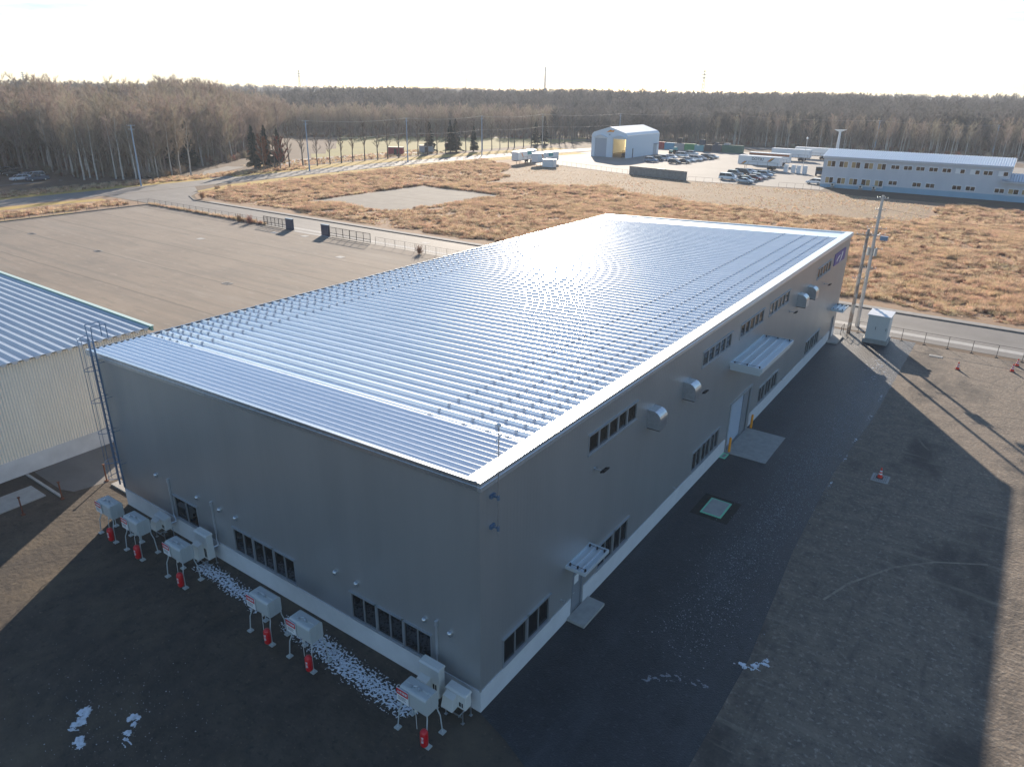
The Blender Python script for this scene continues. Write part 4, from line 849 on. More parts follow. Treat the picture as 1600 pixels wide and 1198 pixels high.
for st, cl, x, y, rz, lb in [
 ('van','white',-56.0,185.4,0,'white van nearest the fence right of the block wall'),
 ('sedan','silver',-49.8,181.0,0,'silver sedan nearest the field, in front of the red car'),
 ('wagon','black',-50.6,185.2,0,'dark wagon mostly hidden behind the silver sedan'),
 ('hatch','red',-50.0,189.4,0,'dark red hatchback in the small cluster'),
 ('wagon','silver',-50.2,194.0,0,'silver wagon directly behind the dark red car'),
 ('suv','bluegrey',-50.2,199.6,0,'blue grey car at the right end of the small cluster'),
 ('sedan','white',-57.6,190.4,0,'white sedan roof behind the white van'),
 ('suv','grey',-57.6,196.0,0,'grey car behind the white van and sedan'),
 ('van','black',-57.0,201.0,0,'black van at the back of the small cluster'),
 ('sedan','white',-56.8,206.6,0,'white sedan behind the black van'),
 ('sedan','black',-51.6,206.0,0,'black sedan in the shade of the striped trailer'),
 ('hatch','white',-34.6,191.6,PI,'white hatchback half hidden by the left end of the office block')]:
    car(st, cl, x, y, rz, lb, GB)
GC = 'cars parked by the left forest'
for st, cl, x, y, lb in [('suv','green',-209.5,67.5,'dark green car cut by the left edge of the picture'),('suv','black',-204,66.5,'black car alone left of the white cars by the forest'),('sedan','silver',-195.8,66.2,'silver white sedan leftmost of the bright cars by the forest'),
 ('suv','white',-192.6,67.2,'white car with a tall roof between the silver sedan and the pickup'),('hatch','white',-191.0,63.0,'small white car in front of the taller white car'),('pickup','navy',-187.6,65.6,'dark pickup at the right end of the cars by the forest')]:
    car(st, cl, x, y, R_(-90), lb, GC)

# trailers
def stripe_mat(n, c): return mat(n, c, .5)
M['s1'] = stripe_mat('red_stripe', (.55,.06,.03)); M['s2'] = stripe_mat('yellow_stripe', (.8,.5,.05)); M['s3'] = stripe_mat('dark_stripe', (.05,.05,.06)); M['teal'] = stripe_mat('teal_panel', (.06,.32,.34)); M['tbrown'] = stripe_mat('rust_band', (.28,.10,.04)); M['orangef'] = stripe_mat('orange_flash', (.75,.3,.08))
def trailer(x, y, rz, Lt, label, flashes='', text=None, band=None, h=2.6, legs=True):
    t = thing('box_trailer', label, 'trailer', (x,y,0), rz, 'box trailers'); w = 2.45; z0 = 1.25
    b = MB(); b.box(0,-w/2,z0,Lt,w/2,z0+h); b.obj('box_body', M['whitem'], t)
    b = MB(); b.box(-.02,-w/2-.02,z0+h,Lt+.02,w/2+.02,z0+h+.06); b.obj('roof', M['wareroof'], t)
    b = MB(); b.box(.1,-.5,z0-.25,Lt-.1,.5,z0-.002); [b.box(xx,-w/2+.05,z0-.2,xx+.1,w/2-.05,z0-.02) for xx in np.linspace(.3,Lt-.5,8)]; b.obj('chassis', M['darksteel'], t)
    for xx in (Lt-3.4,Lt-2.1,) if Lt > 7 else (Lt*.3,):
        for yy in (-w/2+.2,w/2-.2): o = link('wheel', WHm, t, (xx,yy,.5)); o.rotation_euler.x = R_(90); o.scale = (1.45,1.45,1.6)
    b = MB(); [b.tube((2.2,yy,0),(2.2,yy,z0-.2),.07,n=6) for yy in (-.6,.6)]; b.obj('landing_leg', M['darksteel'], t)
    yy = -w/2-.012
    b = MB(); [b.box(xx-.025,yy-.05,z0+.02,xx+.025,yy-.004,z0+.95) for xx in np.linspace(Lt*.25,Lt-.6,4)]; b.box(Lt*.25,yy-.05,z0+.9,Lt-.6,yy-.004,z0+.95); b.obj('side_rail', M['darksteel'], t)
    def para(x0, x1, za, zb, sh, m):
        g = MB(); g.add([(x0,yy,za),(x1,yy,za),(x1+sh,yy,zb),(x0+sh,yy,zb)],[(0,1,2,3)]); g.obj('stripe', m, t)
    if 'r' in flashes:
        for k, m in enumerate((M['s1'],M['s2'],M['s3'])): para(Lt-4.0+k*.32,Lt-3.68+k*.32,z0+1.2,z0+2.3,1.3,m); para(1.1+k*.3,1.4+k*.3,z0+.1,z0+.95,1.0,m)
    if 'o' in flashes:
        para(2.0,2.6,z0+2.2,z0+1.0,.9,M['orangef'])
        g = MB(); g.add([(Lt*.5,yy,z0+1.4),(Lt*.72,yy,z0+1.4),(Lt*.72,yy,z0+2.4),(Lt*.5,yy,z0+2.4)],[(0,1,2,3)]); g.obj('side_panel', M['teal'], t)
    if band: g = MB(); g.box(0,yy-.01,z0+h-.75,Lt,yy+.008,z0+h-.1); g.obj('side_band', band, t)
    if text: o = link('lettering', text_mesh(text, 1.15, M['s3']), t, (Lt*.47,yy-.01,z0+1.75)); o.rotation_euler = (R_(90),0,0)
trailer(-65.6,222.6,R_(-3),13.4,'long white trailer with DOTSU lettering and rainbow slashes','r','DOTSU')
trailer(-67.0,237.5,R_(-3),13.4,'white trailer with a rust brown top band behind the lettered trailer','',band=M['tbrown'])
trailer(-66.8,262,R_(-3),13.6,'white trailer at the back right of the far yard, farther left one')
trailer(-62,275,R_(-3),13.0,'white trailer at the back right of the far yard, farthest one')
trailer(-124.4,180.6,R_(96),12.5,'left of the two striped white trailers beside the main road','o')
trailer(-116.6,180.4,R_(91),12.5,'right of the two striped white trailers beside the main road','o')
t = thing('small_container', 'small white box container in front of the right roadside trailer', 'container', (-111.3,180.6,0), R_(4))
b = MB(); b.box(-1.9,-1.1,.15,1.9,1.1,2.4); [b.box(-1.9+.3*i,-1.13,.2,-1.75+.3*i,-1.101,2.3) for i in range(13)]; b.obj('box_body', M['whitem'], t); b = MB(); b.box(-1.95,-1.15,2.4,1.95,1.15,2.46); b.obj('roof', M['wareroof'], t); b = MB(); b.box(-1.8,-1.0,0,1.8,1.0,.15); b.obj('skid', M['darksteel'], t)
# cabinets by the trailer
for k, (x, y) in enumerate(((-49.5,218.2),(-47.2,217.9),(-45.4,217.0),(-43.6,216.8))):
    b = MB(); b.rbox(-.6,-.5,0,.6,.5,2.3,.12,'z'); [b.box(-.5,-.52,.3+.45*i,.5,-.5,.34+.45*i) for i in range(4)]
    tag(b.obj('storage_tank', M['whitem'], None, (x,y,0)), ['white upright tank leftmost of four beside the lettered trailer','second white upright tank from the lettered trailer','third white upright tank from the lettered trailer','white upright tank rightmost of the four in a row'][k], 'tank', 'white upright tanks in the far yard')
# containers
def container(x0, x1, y, h, m, label, z=0, depth=2.4, nm='shipping_container'):
    t = thing(nm, label, 'container', ((x0+x1)/2,y,z), 0, 'containers at the back of the far yard'); w = (x1-x0)/2-.04
    b = MB(); b.box(-w+.08,-depth/2+.06,.1,w-.08,depth/2-.06,h-.08); n_ = int((x1-x0)/.4)
    for i in range(n_): xx = -w+.15+(2*w-.3)*i/n_; b.box(xx,-depth/2+.02,.15,xx+.2,-depth/2+.07,h-.15)
    b.obj('container_wall', m, t)
    b = MB()
    for sx in (-1,1):
        for sy in (-1,1): b.box(sx*w-.08 if sx > 0 else -w, sy*depth/2-.08 if sy > 0 else -depth/2, 0, sx*w if sx > 0 else -w+.08, sy*depth/2 if sy > 0 else -depth/2+.08, h)
    b.box(-w+.08,-depth/2,h-.12,w-.08,-depth/2+.05,h); b.box(-w+.08,-depth/2,0,w-.08,-depth/2+.05,.12); b.obj('container_frame', m, t)
cm = {n_: mat(n_, c, .6) for n_, c in {'red_container':(.34,.03,.05),'sky_container':(.10,.36,.55),'grey_container':(.38,.40,.42),'green_container':(.03,.30,.12),'teal_container':(.15,.42,.48),'navy_container':(.03,.06,.10),'dkgreen_container':(.03,.14,.10),'dark_box':(.03,.035,.045),'tan_box':(.5,.42,.3)}.items()}
for x0,x1,m,lb,h in [(-121,-116.5,'red_container','dark red container beside the white arched warehouse',2.7),(-116.3,-112,'sky_container','sky blue container right of the red one',2.6),(-111.9,-107.6,'grey_container','pale grey container between the blue and green ones',2.6),
  (-107.5,-103.2,'green_container','bright green container in the middle of the row',2.6),(-103.1,-99.2,'teal_container','pale teal container right of the bright green one',2.3),(-99.0,-95.8,'dark_box','black container right of the pale teal one',2.6),(-95.7,-92.0,'navy_container','dark navy container left of the long dark green one',2.8),(-91.6,-83.4,'dkgreen_container','long dark green container at the right end of the row',2.9)]:
    container(x0,x1,279.5,h,cm[m],lb)
for x0,x1,z,h,m,lb in [(-111.0,-108.9,2.6,2.0,'dark_box','black crate stacked on the pale grey container'),(-101.4,-99.4,2.3,2.2,'navy_container','navy crate stacked on the pale teal container'),(-95.0,-93.4,2.8,.8,'navy_container','low navy crate on the dark navy container'),(-91.0,-88.8,2.9,.7,'grey_container','grey hatch box on the long dark green container')]:
    container(x0,x1,279.5,h,cm[m],lb,z,2.0,'stacked_crate')
for x,y,m,lb in [(-177.8,182,'red_container','dark red hut on the park lawn left of the fir trees'),(-175.5,196,'grey_container','grey hut beside the path near the roadside poles'),(-178,214,'red_container','dark red hut between the two fir groups')]:
    t = thing('park_hut', lb, 'hut', (x,y,0), R_(30)); MB().box(-2.6,-1.3,0,2.6,1.3,2.4).obj('hut_wall', cm[m], t); MB().box(-2.8,-1.5,2.4,2.8,1.5,2.55).obj('roof', M['darksteel'], t); MB().box(-.5,-1.33,.05,.5,-1.301,2.0).obj('door', M['darksteel'], t)
# small yard objects
tag(MB().box(-79.5,196,0,-76.5,198.2,1.2).obj('green_skip', cm['green_container']), 'bright green skip just behind the concrete panel wall', 'skip') if 0 else None
t = thing('waste_skip', 'bright green skip just behind the concrete panel wall', 'skip', (-77.5,188.5,0)); b = MB(); b.hexa([(-.9,-.6,.1),(.9,-.6,.1),(.9,.6,.1),(-.9,.6,.1)],[(-1.3,-.8,1.2),(1.3,-.8,1.2),(1.3,.8,1.2),(-1.3,.8,1.2)]); b.obj('bin_body', M['mint'], t); b = MB(); b.box(-1.35,-.85,1.2,1.35,.85,1.3); b.obj('rim', cm['green_container'], t)
t = thing('tractor', 'teal tractor beside the white arched warehouse', 'tractor', (-103.5,258,0)); b = MB(); b.box(-1.6,-.5,.6,.6,.5,1.3); b.hexa([(.0,-.7,1.3),(1.5,-.7,1.3),(1.5,.7,1.3),(0,.7,1.3)],[(.2,-.6,2.5),(1.3,-.6,2.5),(1.3,.6,2.5),(.2,.6,2.5)]); b.obj('body', M['teal'], t)
for wx, r in ((-1.1,.45),(.9,.8)):
    for wy in (-.75,.75): b = MB(); b.tube((wx,wy-.18,r),(wx,wy+.18,r),r,n=14); b.obj('wheel', M['black'], t)
t = thing('truck', 'dark truck cab peeking out left of the office block', 'truck', (-38.5,214,0)); b = MB(); b.box(-1.1,-1.2,.6,1.1,1.6,2.6); b.box(-1.1,1.6,.8,1.1,6,1.1); b.obj('cab', cm['navy_container'], t); b = MB(); b.box(-.95,-1.23,1.5,.95,-1.2,2.3); b.obj('windscreen', M['glass'], t)
for wx in (-1.0,1.0):
    for wy in (-.4,4.5): b = MB(); b.tube((wx-.15,wy,.5),(wx+.15,wy,.5),.5,n=12); b.obj('wheel', M['black'], t)
t = thing('floodlight_mast', 'white mast with a wide top plate left of the office block roof', 'mast', (-52,296,0)); b = MB(); b.tube((0,0,0),(0,0,9.2),.7,.4,10); b.obj('mast', M['white'], t); b = MB(); b.hexa([(-.5,-.4,8.8),(.5,-.4,8.8),(.5,.4,8.8),(-.5,.4,8.8)],[(-2.2,-.6,9.6),(2.2,-.6,9.6),(2.2,.6,9.6),(-2.2,.6,9.6)]); b.obj('top_plate', M['white'], t)
t = thing('yard_pole', 'thin pole with a small white head in front of the back trailers', 'pole', (-49,236,0)); b = MB(); b.tube((0,0,0),(0,0,8.8),.09,.06,8); b.obj('pole', M['galv'], t); b = MB(); b.lathe([(0,0),(.3,.05),(.3,.5),(0,.7)], (0,0,8.8), 10); b.obj('head', M['white'], t)

# ------------------------------------------------------------------ roadside poles and wires
PO = [(-160.3,76.6,13.7,'white roadside pole nearest the left forest'),(-157.0,124.6,13.6,'roadside pole beside the fir and rust brown trees'),(-155.0,163.5,13.5,'roadside pole left of the grey hut'),(-152.0,199.3,13.5,'roadside pole just right of the fir groups'),(-150.3,236.7,13.5,'roadside pole above the roadside trailers'),(-144,290.8,12.9,'roadside pole just left of the arched warehouse'),(-128,345,12.6,'pole behind the arched warehouse roof'),(-106.9,336.4,12.4,'pole behind the dark green container'),(-46,340,12.0,'pole behind the left end of the office roof'),(-2.9,345,11.6,'pole behind the right end of the office roof')]
pobj = []
for i, (x,y,h,lb) in enumerate(PO):
    t = upole('roadside_pole', lb, x, y, h, .2, .12, M['polebl'] if i not in (4,) else M['pole'], [(h-.15,.9,.9),(h-1.0,.6,.9)]); t['group'] = 'poles along the far roads'; t['category'] = 'pole'; pobj.append((x,y,h))
b = MB(); b.box(.1,-.2,h-3,.5,.2,h-2)
def wire(a, c, za, zc, sag, label, r=.03, m='wire'):
    w = MB(); P = []
    for k in range(13):
        u = k/12; P.append(Vector((a[0]+(c[0]-a[0])*u, a[1]+(c[1]-a[1])*u, za+(zc-za)*u-4*sag*u*(1-u))))
    for p, q in zip(P[:-1], P[1:]): w.tube(p, q, r, r, 4, False)
    tag(w.obj('power_line', M[m]), label, 'power line', 'wires between the poles')
nm = ['first','second','third','fourth','fifth','sixth','seventh','eighth']
for i in range(1, 9):
    a, c = pobj[i], pobj[i+1]
    wire(a, c, a[2]-.05, c[2]-.05, .7, 'upper wire of the %s span of roadside poles from the left' % nm[i-1], .05)
    if i < 6: wire(a, c, a[2]-4.6, c[2]-4.6, .6, 'lower wire of the %s span of roadside poles from the left' % nm[i-1], .04)
wire((1.35,63,0),(40,66,0),12.2,12.0,1.2,'upper dark wire from the tall concrete pole off to the right',.012,'wired'); wire((1.35,63,0),(40,66.6,0),11.4,11.2,1.3,'middle dark wire from the tall concrete pole off to the right',.012,'wired'); wire((1.35,63,0),(40,67,0),8.3,8.2,1.3,'lower dark wire from the tall concrete pole off to the right',.012,'wired')

# ------------------------------------------------------------------ vegetation prototypes
def mesh_np(name, V, F, mats, mi=None):
    me = bpy.data.meshes.new(name); me.from_pydata(V, [], F)
    for m in mats: me.materials.append(m)
    if mi is not None: me.polygons.foreach_set('material_index', mi)
    me.update(); return me
def bare_tree(seed, h, spread=.28, up=.75, first=.3, nb=16, ntw=26, trunk_m=None, twig_m=None, tw=.02, trunk_r=.16, lean=0):
    rd = random.Random(seed); T = MB(); K = MB()
    # trunk as a gently bent chain
    P = [Vector((0,0,-.3))]; n = 7
    la = rd.uniform(0, 6.28)
    for i in range(1, n+1):
        f = i/n; P.append(Vector((math.cos(la)*lean*h*f*f+rd.uniform(-.12,.12)*f*h*.12, math.sin(la)*lean*h*f*f+rd.uniform(-.12,.12)*f*h*.12, h*.88*f)))
    rad = lambda f: trunk_r*(1-f)**.8+.02
    for i in range(n): T.tube(P[i], P[i+1], rad(i/n), rad((i+1)/n), 6, False)
    def at(f): k = min(n-1, int(f*n)); return P[k].lerp(P[k+1], f*n-k)
    def twig(p, d, l, w):
        s = d.orthogonal().normalized(); s = (Matrix.Rotation(rd.uniform(0,6.28), 3, d) @ s)*w
        q = p+d*l; K.add([p-s, p+s, q], [(0,1,2)])
    def branch(p, d, l, r, lev):
        m = p+d*l*.5+Vector((0,0,.06*l)); d2 = (d+Vector((rd.uniform(-.25,.25), rd.uniform(-.25,.25), .35))).normalized(); e = m+d2*l*.5
        K.tube(p, m, r, r*.6, 3, False); K.tube(m, e, r*.6, r*.15, 3, False)
        if lev == 0:
            for k in range(5):
                u = .25+.7*k/5; q = p.lerp(m, u*2) if u < .5 else m.lerp(e, u*2-1)
                dd = (d2+Vector((rd.uniform(-1,1), rd.uniform(-1,1), rd.uniform(-.1,.8)))*.75).normalized()
                branch(q, dd, l*rd.uniform(.3,.5), r*.45, 1)
            N = ntw
        else: N = ntw//2
        for k in range(N):
            u = rd.uniform(.2,1); q = p.lerp(m, u*2) if u < .5 else m.lerp(e, u*2-1)
            dd = (d2*.8+Vector((rd.uniform(-1,1), rd.uniform(-1,1), rd.uniform(-.3,.9)))*.8).normalized()
            twig(q, dd, rd.uniform(.35,1.1)*h/14, tw*rd.uniform(.6,1.3))
    for i in range(nb):
        f = first+(1-first)*(i+.5)/nb; a = i*2.4+rd.uniform(-.4,.4)
        ll = h*spread*(1-.62*((f-first)/(1-first))**1.3)*rd.uniform(.75,1.2)
        d = Vector((math.cos(a), math.sin(a), up+rd.uniform(-.15,.3))).normalized()
        branch(at(f), d, ll, rad(f)*.55, 0)
    tm = T.mesh('trunk', trunk_m or M['bark']); smooth(tm)
    km = K.mesh('crown', twig_m or M['twig']); return tm, km
def joined(tm, km, name):
    V = [tuple(v.co) for v in tm.vertices]; o = len(V); V += [tuple(v.co) for v in km.vertices]
    F = [tuple(p.vertices) for p in tm.polygons]; nf = len(F); F += [tuple(i+o for i in p.vertices) for p in km.polygons]
    return mesh_np(name, V, F, [tm.materials[0], km.materials[0]], [0]*nf+[1]*(len(F)-nf))
def fir(seed, h, w):
    rd = random.Random(seed); T = MB(); T.tube((0,0,-.2),(0,0,h*.97),h*.018,.02,7,False); K = MB()
    nl = int(h*2.6)
    for i in range(nl):
        f = .1+.9*i/nl; z = h*f; r = w*(1-f)**.85*rd.uniform(.8,1.12)+.15; nb = 9
        for k in range(nb):
            a = rd.uniform(0,6.28); rr = r*rd.uniform(.7,1.1); d = Vector((math.cos(a), math.sin(a), -.22)); s = Vector((-math.sin(a), math.cos(a), 0))
            p = Vector((0,0,z)); ns = 6
            for j in range(ns):
                u = (j+.4)/ns; q = p+d*rr*u; wd_ = rr*.22*(1.15-u*.7)
                for sg in (-1,1):
                    t_ = q+s*sg*wd_+d*wd_*.7+Vector((0,0,-rd.uniform(.05,.3))); K.add([q-d*.12*rr, q+d*.18*rr+Vector((0,0,.08)), t_], [(0,1,2)])
                    K.add([q+Vector((0,0,.05)), q+s*sg*wd_*.6+Vector((0,0,.16)), q+d*.25*rr], [(0,1,2)])
    return T.mesh('trunk', M['bark']), K.mesh('crown', M['fir'])
def tuft(seed, h, r, n, m, w=.02, name='tuft', plume=0):
    rd = random.Random(seed); K = MB()
    for i in range(n):
        a = rd.uniform(0,6.28); q = rd.uniform(0,1)**.6*r; p = Vector((math.cos(a)*q, math.sin(a)*q, 0)); hh = h*rd.uniform(.5,1.1)
        ln = Vector((math.cos(a)*rd.uniform(.05,.45), math.sin(a)*rd.uniform(.05,.45), 1))*hh; b_ = rd.uniform(0,6.28); s = Vector((math.cos(b_), math.sin(b_), 0))*w
        mid = p+ln*.6; tip = p+ln+Vector((math.cos(a), math.sin(a), -.35))*hh*.2
        K.add([p-s, p+s, mid+s*.8, mid-s*.8, tip], [(0,1,2,3),(3,2,4)])
    return K.mesh(name, m)
def shrub(seed, h, r, n, m):
    rd = random.Random(seed); K = MB()
    for i in range(n):
        a = rd.uniform(0,6.28); e = rd.uniform(.15,1.4); d = Vector((math.cos(a)*math.cos(e)*r/h, math.sin(a)*math.cos(e)*r/h, math.sin(e))).normalized()
        p = Vector((rd.uniform(-.3,.3), rd.uniform(-.3,.3), rd.uniform(0,h*.4))); l = h*rd.uniform(.3,.7); s = d.orthogonal().normalized()*.03
        s = Matrix.Rotation(rd.uniform(0,6.28), 3, d) @ s
        q = p+d*l; K.add([p-s, p+s, q], [(0,1,2)])
        for k in range(3):
            dd = (d+Vector((rd.uniform(-1,1), rd.uniform(-1,1), rd.uniform(-.3,1)))*.7).normalized(); u = p.lerp(q, rd.uniform(.4,.9)); K.add([u-s*.5, u+s*.5, u+dd*l*.5], [(0,1,2)])
    return K.mesh('brush', m)
def proto(me): return bpy.data.objects.new(me.name+'_source', me)
def scatter(name, P, protos, rot, scl, kind='stuff', label=None, cat=None, scz=None, ix=None, wide=1.0):
    P = np.asarray(P, float); n = len(P)
    if wide != 1: scz = scl; scl = scl*wide
    me = bpy.data.meshes.new(name); me.vertices.add(n); me.vertices.foreach_set('co', P.ravel())
    a = me.attributes.new('rt', 'FLOAT_VECTOR', 'POINT'); rv = np.zeros((n,3)); rv[:,2] = rot; rv[:,0] = rng.normal(0,.03,n); rv[:,1] = rng.normal(0,.03,n); a.data.foreach_set('vector', rv.ravel())
    a = me.attributes.new('sc', 'FLOAT_VECTOR', 'POINT'); sv = np.stack([scl, scl, scl if scz is None else scz], 1); a.data.foreach_set('vector', sv.ravel().astype(float))
    a = me.attributes.new('ix', 'INT', 'POINT'); a.data.foreach_set('value', (rng.integers(0, len(protos), n) if ix is None else ix).astype(np.int32))
    o = link(name, me, kind=kind)
    if label: tag(o, label, cat)
    ng = bpy.data.node_groups.new(name, 'GeometryNodeTree'); ng.interface.new_socket('Geometry', in_out='INPUT', socket_type='NodeSocketGeometry'); ng.interface.new_socket('Geometry', in_out='OUTPUT', socket_type='NodeSocketGeometry')
    N = ng.nodes; Lk = ng.links; gi = N.new('NodeGroupInput'); go = N.new('NodeGroupOutput'); ip = N.new('GeometryNodeInstanceOnPoints'); jn = N.new('GeometryNodeJoinGeometry')
    for p in protos:
        oi = N.new('GeometryNodeObjectInfo'); oi.inputs['Object'].default_value = p; oi.inputs['As Instance'].default_value = True; Lk.new(oi.outputs['Geometry'], jn.inputs[0])
    Lk.new(gi.outputs[0], ip.inputs['Points']); Lk.new(jn.outputs[0], ip.inputs['Instance']); ip.inputs['Pick Instance'].default_value = True
    def na(nm_, tp): q = N.new('GeometryNodeInputNamedAttribute'); q.data_type = tp; q.inputs['Name'].default_value = nm_; return q
    Lk.new(na('ix','INT').outputs['Attribute'], ip.inputs['Instance Index']); Lk.new(na('sc','FLOAT_VECTOR').outputs['Attribute'], ip.inputs['Scale'])
    e = N.new('FunctionNodeEulerToRotation'); Lk.new(na('rt','FLOAT_VECTOR').outputs['Attribute'], e.inputs[0]); Lk.new(e.outputs[0], ip.inputs['Rotation'])
    Lk.new(ip.outputs[0], go.inputs[0]); md = o.modifiers.new('instances', 'NODES'); md.node_group = ng
    return o
def inpoly(P, poly):
    x, y = P[:,0], P[:,1]; c = np.zeros(len(P), bool); n = len(poly)
    for i in range(n):
        x0, y0 = poly[i]; x1, y1 = poly[(i+1) % n]
        if y0 == y1: continue
        t_ = ((y0 > y) != (y1 > y)) & (x < (x1-x0)*(y-y0)/(y1-y0)+x0); c ^= t_
    return c
def polar(P): dx, dy = P[:,0]-CAM.x, P[:,1]-CAM.y; return np.hypot(dx, dy), np.degrees(np.arctan2(-dx, dy))

# forest prototypes
BT = [bare_tree(s, h, sp, u, f, nb, nt) for s, h, sp, u, f, nb, nt in ((1,15,.27,.9,.3,15,20),(2,14,.30,.8,.25,16,20),(3,16,.24,1.1,.3,15,20),(4,13,.33,.7,.25,15,20),(5,15,.26,1.0,.2,17,20))]
PJ = [proto(joined(t_, k_, 'bare_tree_%s' % c_)) for (t_, k_), c_ in zip(BT, ('oak','ash','elm','maple','alder'))]
for i in (0,1,2,3,4): pass
DT = [bare_tree(s, h, sp, u, f, nb, nt, M['bark'], M['twigd'], tw=.045) for s, h, sp, u, f, nb, nt in ((11,15,.30,.8,.2,14,24),(12,14,.33,.7,.2,14,24),(13,15,.28,.9,.2,14,24))]
PD = [proto(joined(t_, k_, 'far_tree_%s' % c_)) for (t_, k_), c_ in zip(DT, ('one','two','three'))]
BI = [bare_tree(s, h, sp, 1.2, f, 16, 22, M['birch'], M['twig'], trunk_r=.2, lean=ln) for s, h, sp, f, ln in ((21,15,.20,.35,.03),(22,14,.22,.4,.05),(23,16,.18,.35,.02))]
PB = [proto(joined(t_, k_, 'birch_%s' % c_)) for (t_, k_), c_ in zip(BI, ('one','two','three'))]
SH = [proto(shrub(s, 2.2, 1.6, 140, M['twig'])) for s in (31,32)]+[proto(shrub(33, 1.8, 1.4, 140, M['tuftd']))]
# near left wood
LEFTWOOD = [(-171,-60),(-171,45),(-183,48),(-218,46),(-218,74),(-186,74),(-171.5,86),(-172,96),(-188,104),(-192,122),(-214,150),(-262,198),(-330,262),(-420,262),(-520,-60)]
P = rng.uniform((-440,-60),(-170,262),(9000,2)); P = P[inpoly(P, LEFTWOOD)]; r, az = polar(P); P = P[(az > 48) & (az < 78) & (r < np.where(az > 60, 315, 400))]
P3 = np.c_[P, hgt(P[:,0], P[:,1])]
r, az = polar(P); scatter('left_wood', P3, PJ+PB[:1], rng.uniform(0,6.28,len(P3)), rng.uniform(.8,1.2,len(P3))*np.where(az > 56, 1.14, 1.0), wide=1.3)
P = rng.uniform((-300,-20),(-170,200),(4200,2)); P = P[inpoly(P, LEFTWOOD)]; P3 = np.c_[P, hgt(P[:,0], P[:,1])]
scatter('left_undergrowth', P3, SH, rng.uniform(0,6.28,len(P3)), rng.uniform(.6,1.5,len(P3)))
# far forest on the rise
A = rng.uniform(-12,80,9800); Rr = 372+rng.uniform(0,1,9800)**1.25*330
lim = np.where(A > 52, 430, np.where(A > 32, 428, 372))
k = Rr > lim; A, Rr = A[k], Rr[k]; X = CAM.x-Rr*np.sin(np.radians(A)); Y = CAM.y+Rr*np.cos(np.radians(A))
P3 = np.c_[X, Y, hgt(X, Y)]
scatter('far_forest', P3, PD, rng.uniform(0,6.28,len(P3)), rng.uniform(.72,1.06,len(P3))*(1+.1*np.sin(X*.02+2)*np.cos(Y*.017)), wide=1.25)
# ridge line far behind
A = rng.uniform(-12,80,2600); Rr = rng.uniform(700,1500,2600); X = CAM.x-Rr*np.sin(np.radians(A)); Y = CAM.y+Rr*np.cos(np.radians(A)); P3 = np.c_[X, Y, hgt(X, Y)]
scatter('distant_ridge_wood', P3, PD, rng.uniform(0,6.28,len(P3)), rng.uniform(.9,1.15,len(P3)), scz=rng.uniform(.9,1.1,len(P3)))
# trees behind the park
A = rng.uniform(32,54,1000); Rr = rng.uniform(374,432,1000); X = CAM.x-Rr*np.sin(np.radians(A)); Y = CAM.y+Rr*np.cos(np.radians(A)); P3 = np.c_[X, Y, hgt(X, Y)]
scatter('park_edge_wood', P3, PJ, rng.uniform(0,6.28,len(P3)), rng.uniform(.7,1.0,len(P3)))
A = rng.uniform(-10,31,620); Rr = rng.uniform(345,385,620); X = CAM.x-Rr*np.sin(np.radians(A)); Y = CAM.y+Rr*np.cos(np.radians(A)); k = Y > 328+rng.uniform(0,8,len(Y)); P3 = np.c_[X, Y, hgt(X, Y)][k]
scatter('roadside_wood', P3, PJ+PB, rng.uniform(0,6.28,len(P3)), rng.uniform(.7,.95,len(P3)))
A = rng.uniform(-10,54,1700); Rr = rng.uniform(318,385,1700); X = CAM.x-Rr*np.sin(np.radians(A)); Y = CAM.y+Rr*np.cos(np.radians(A)); k = ((A > 32) & (Rr > 366)) | ((A < 32) & (Y > 322)); P3 = np.c_[X, Y, hgt(X, Y)][k]
scatter('wood_edge_brush', P3, SH, rng.uniform(0,6.28,len(P3)), rng.uniform(.5,1.2,len(P3)))
# individual trees
def tree(name, tm, km, x, y, s, rz, label, cat='tree', group=None):
    t = thing(name, label, cat, (x,y,float(hgt(x,y))), rz, group); t.scale = (s,s,s); link('trunk', tm, t); link('crown', km, t); return t
ordn = ['first','second','third','fourth','fifth','sixth','seventh','eighth','ninth','tenth','eleventh','twelfth','thirteenth','fourteenth','fifteenth','sixteenth','seventeenth','eighteenth','nineteenth','twentieth','twenty first','twenty second','twenty third','twenty fourth','twenty fifth','twenty sixth','twenty seventh','twenty eighth','twenty ninth','thirtieth','thirty first','thirty second','thirty third','thirty fourth']
rd = random.Random(5)
for i, (x,y) in enumerate([(-223,82),(-216,80),(-205,77),(-190.2,75.5),(-184.4,76.7),(-181.5,73.8),(-178,80),(-173.2,82.6),(-173.5,92.5),(-176,96.5),(-171,96.4),(-199,78),(-194,77),(-187,77.5),(-179.5,76),(-175.5,80.5),(-172.5,88),(-228,79),(-210,79)]):
    tm, km = BI[i % 3]; tree('birch_tree', tm, km, x, y, rd.uniform(.95,1.15), rd.uniform(0,6.28), 'white stemmed bare birch at the front of the left wood, %s from the left' % ordn[i], 'birch tree', 'birches at the edge of the left wood')
FI = [fir(1,13,2.7), fir(2,12,3.0), fir(3,14,2.2)]
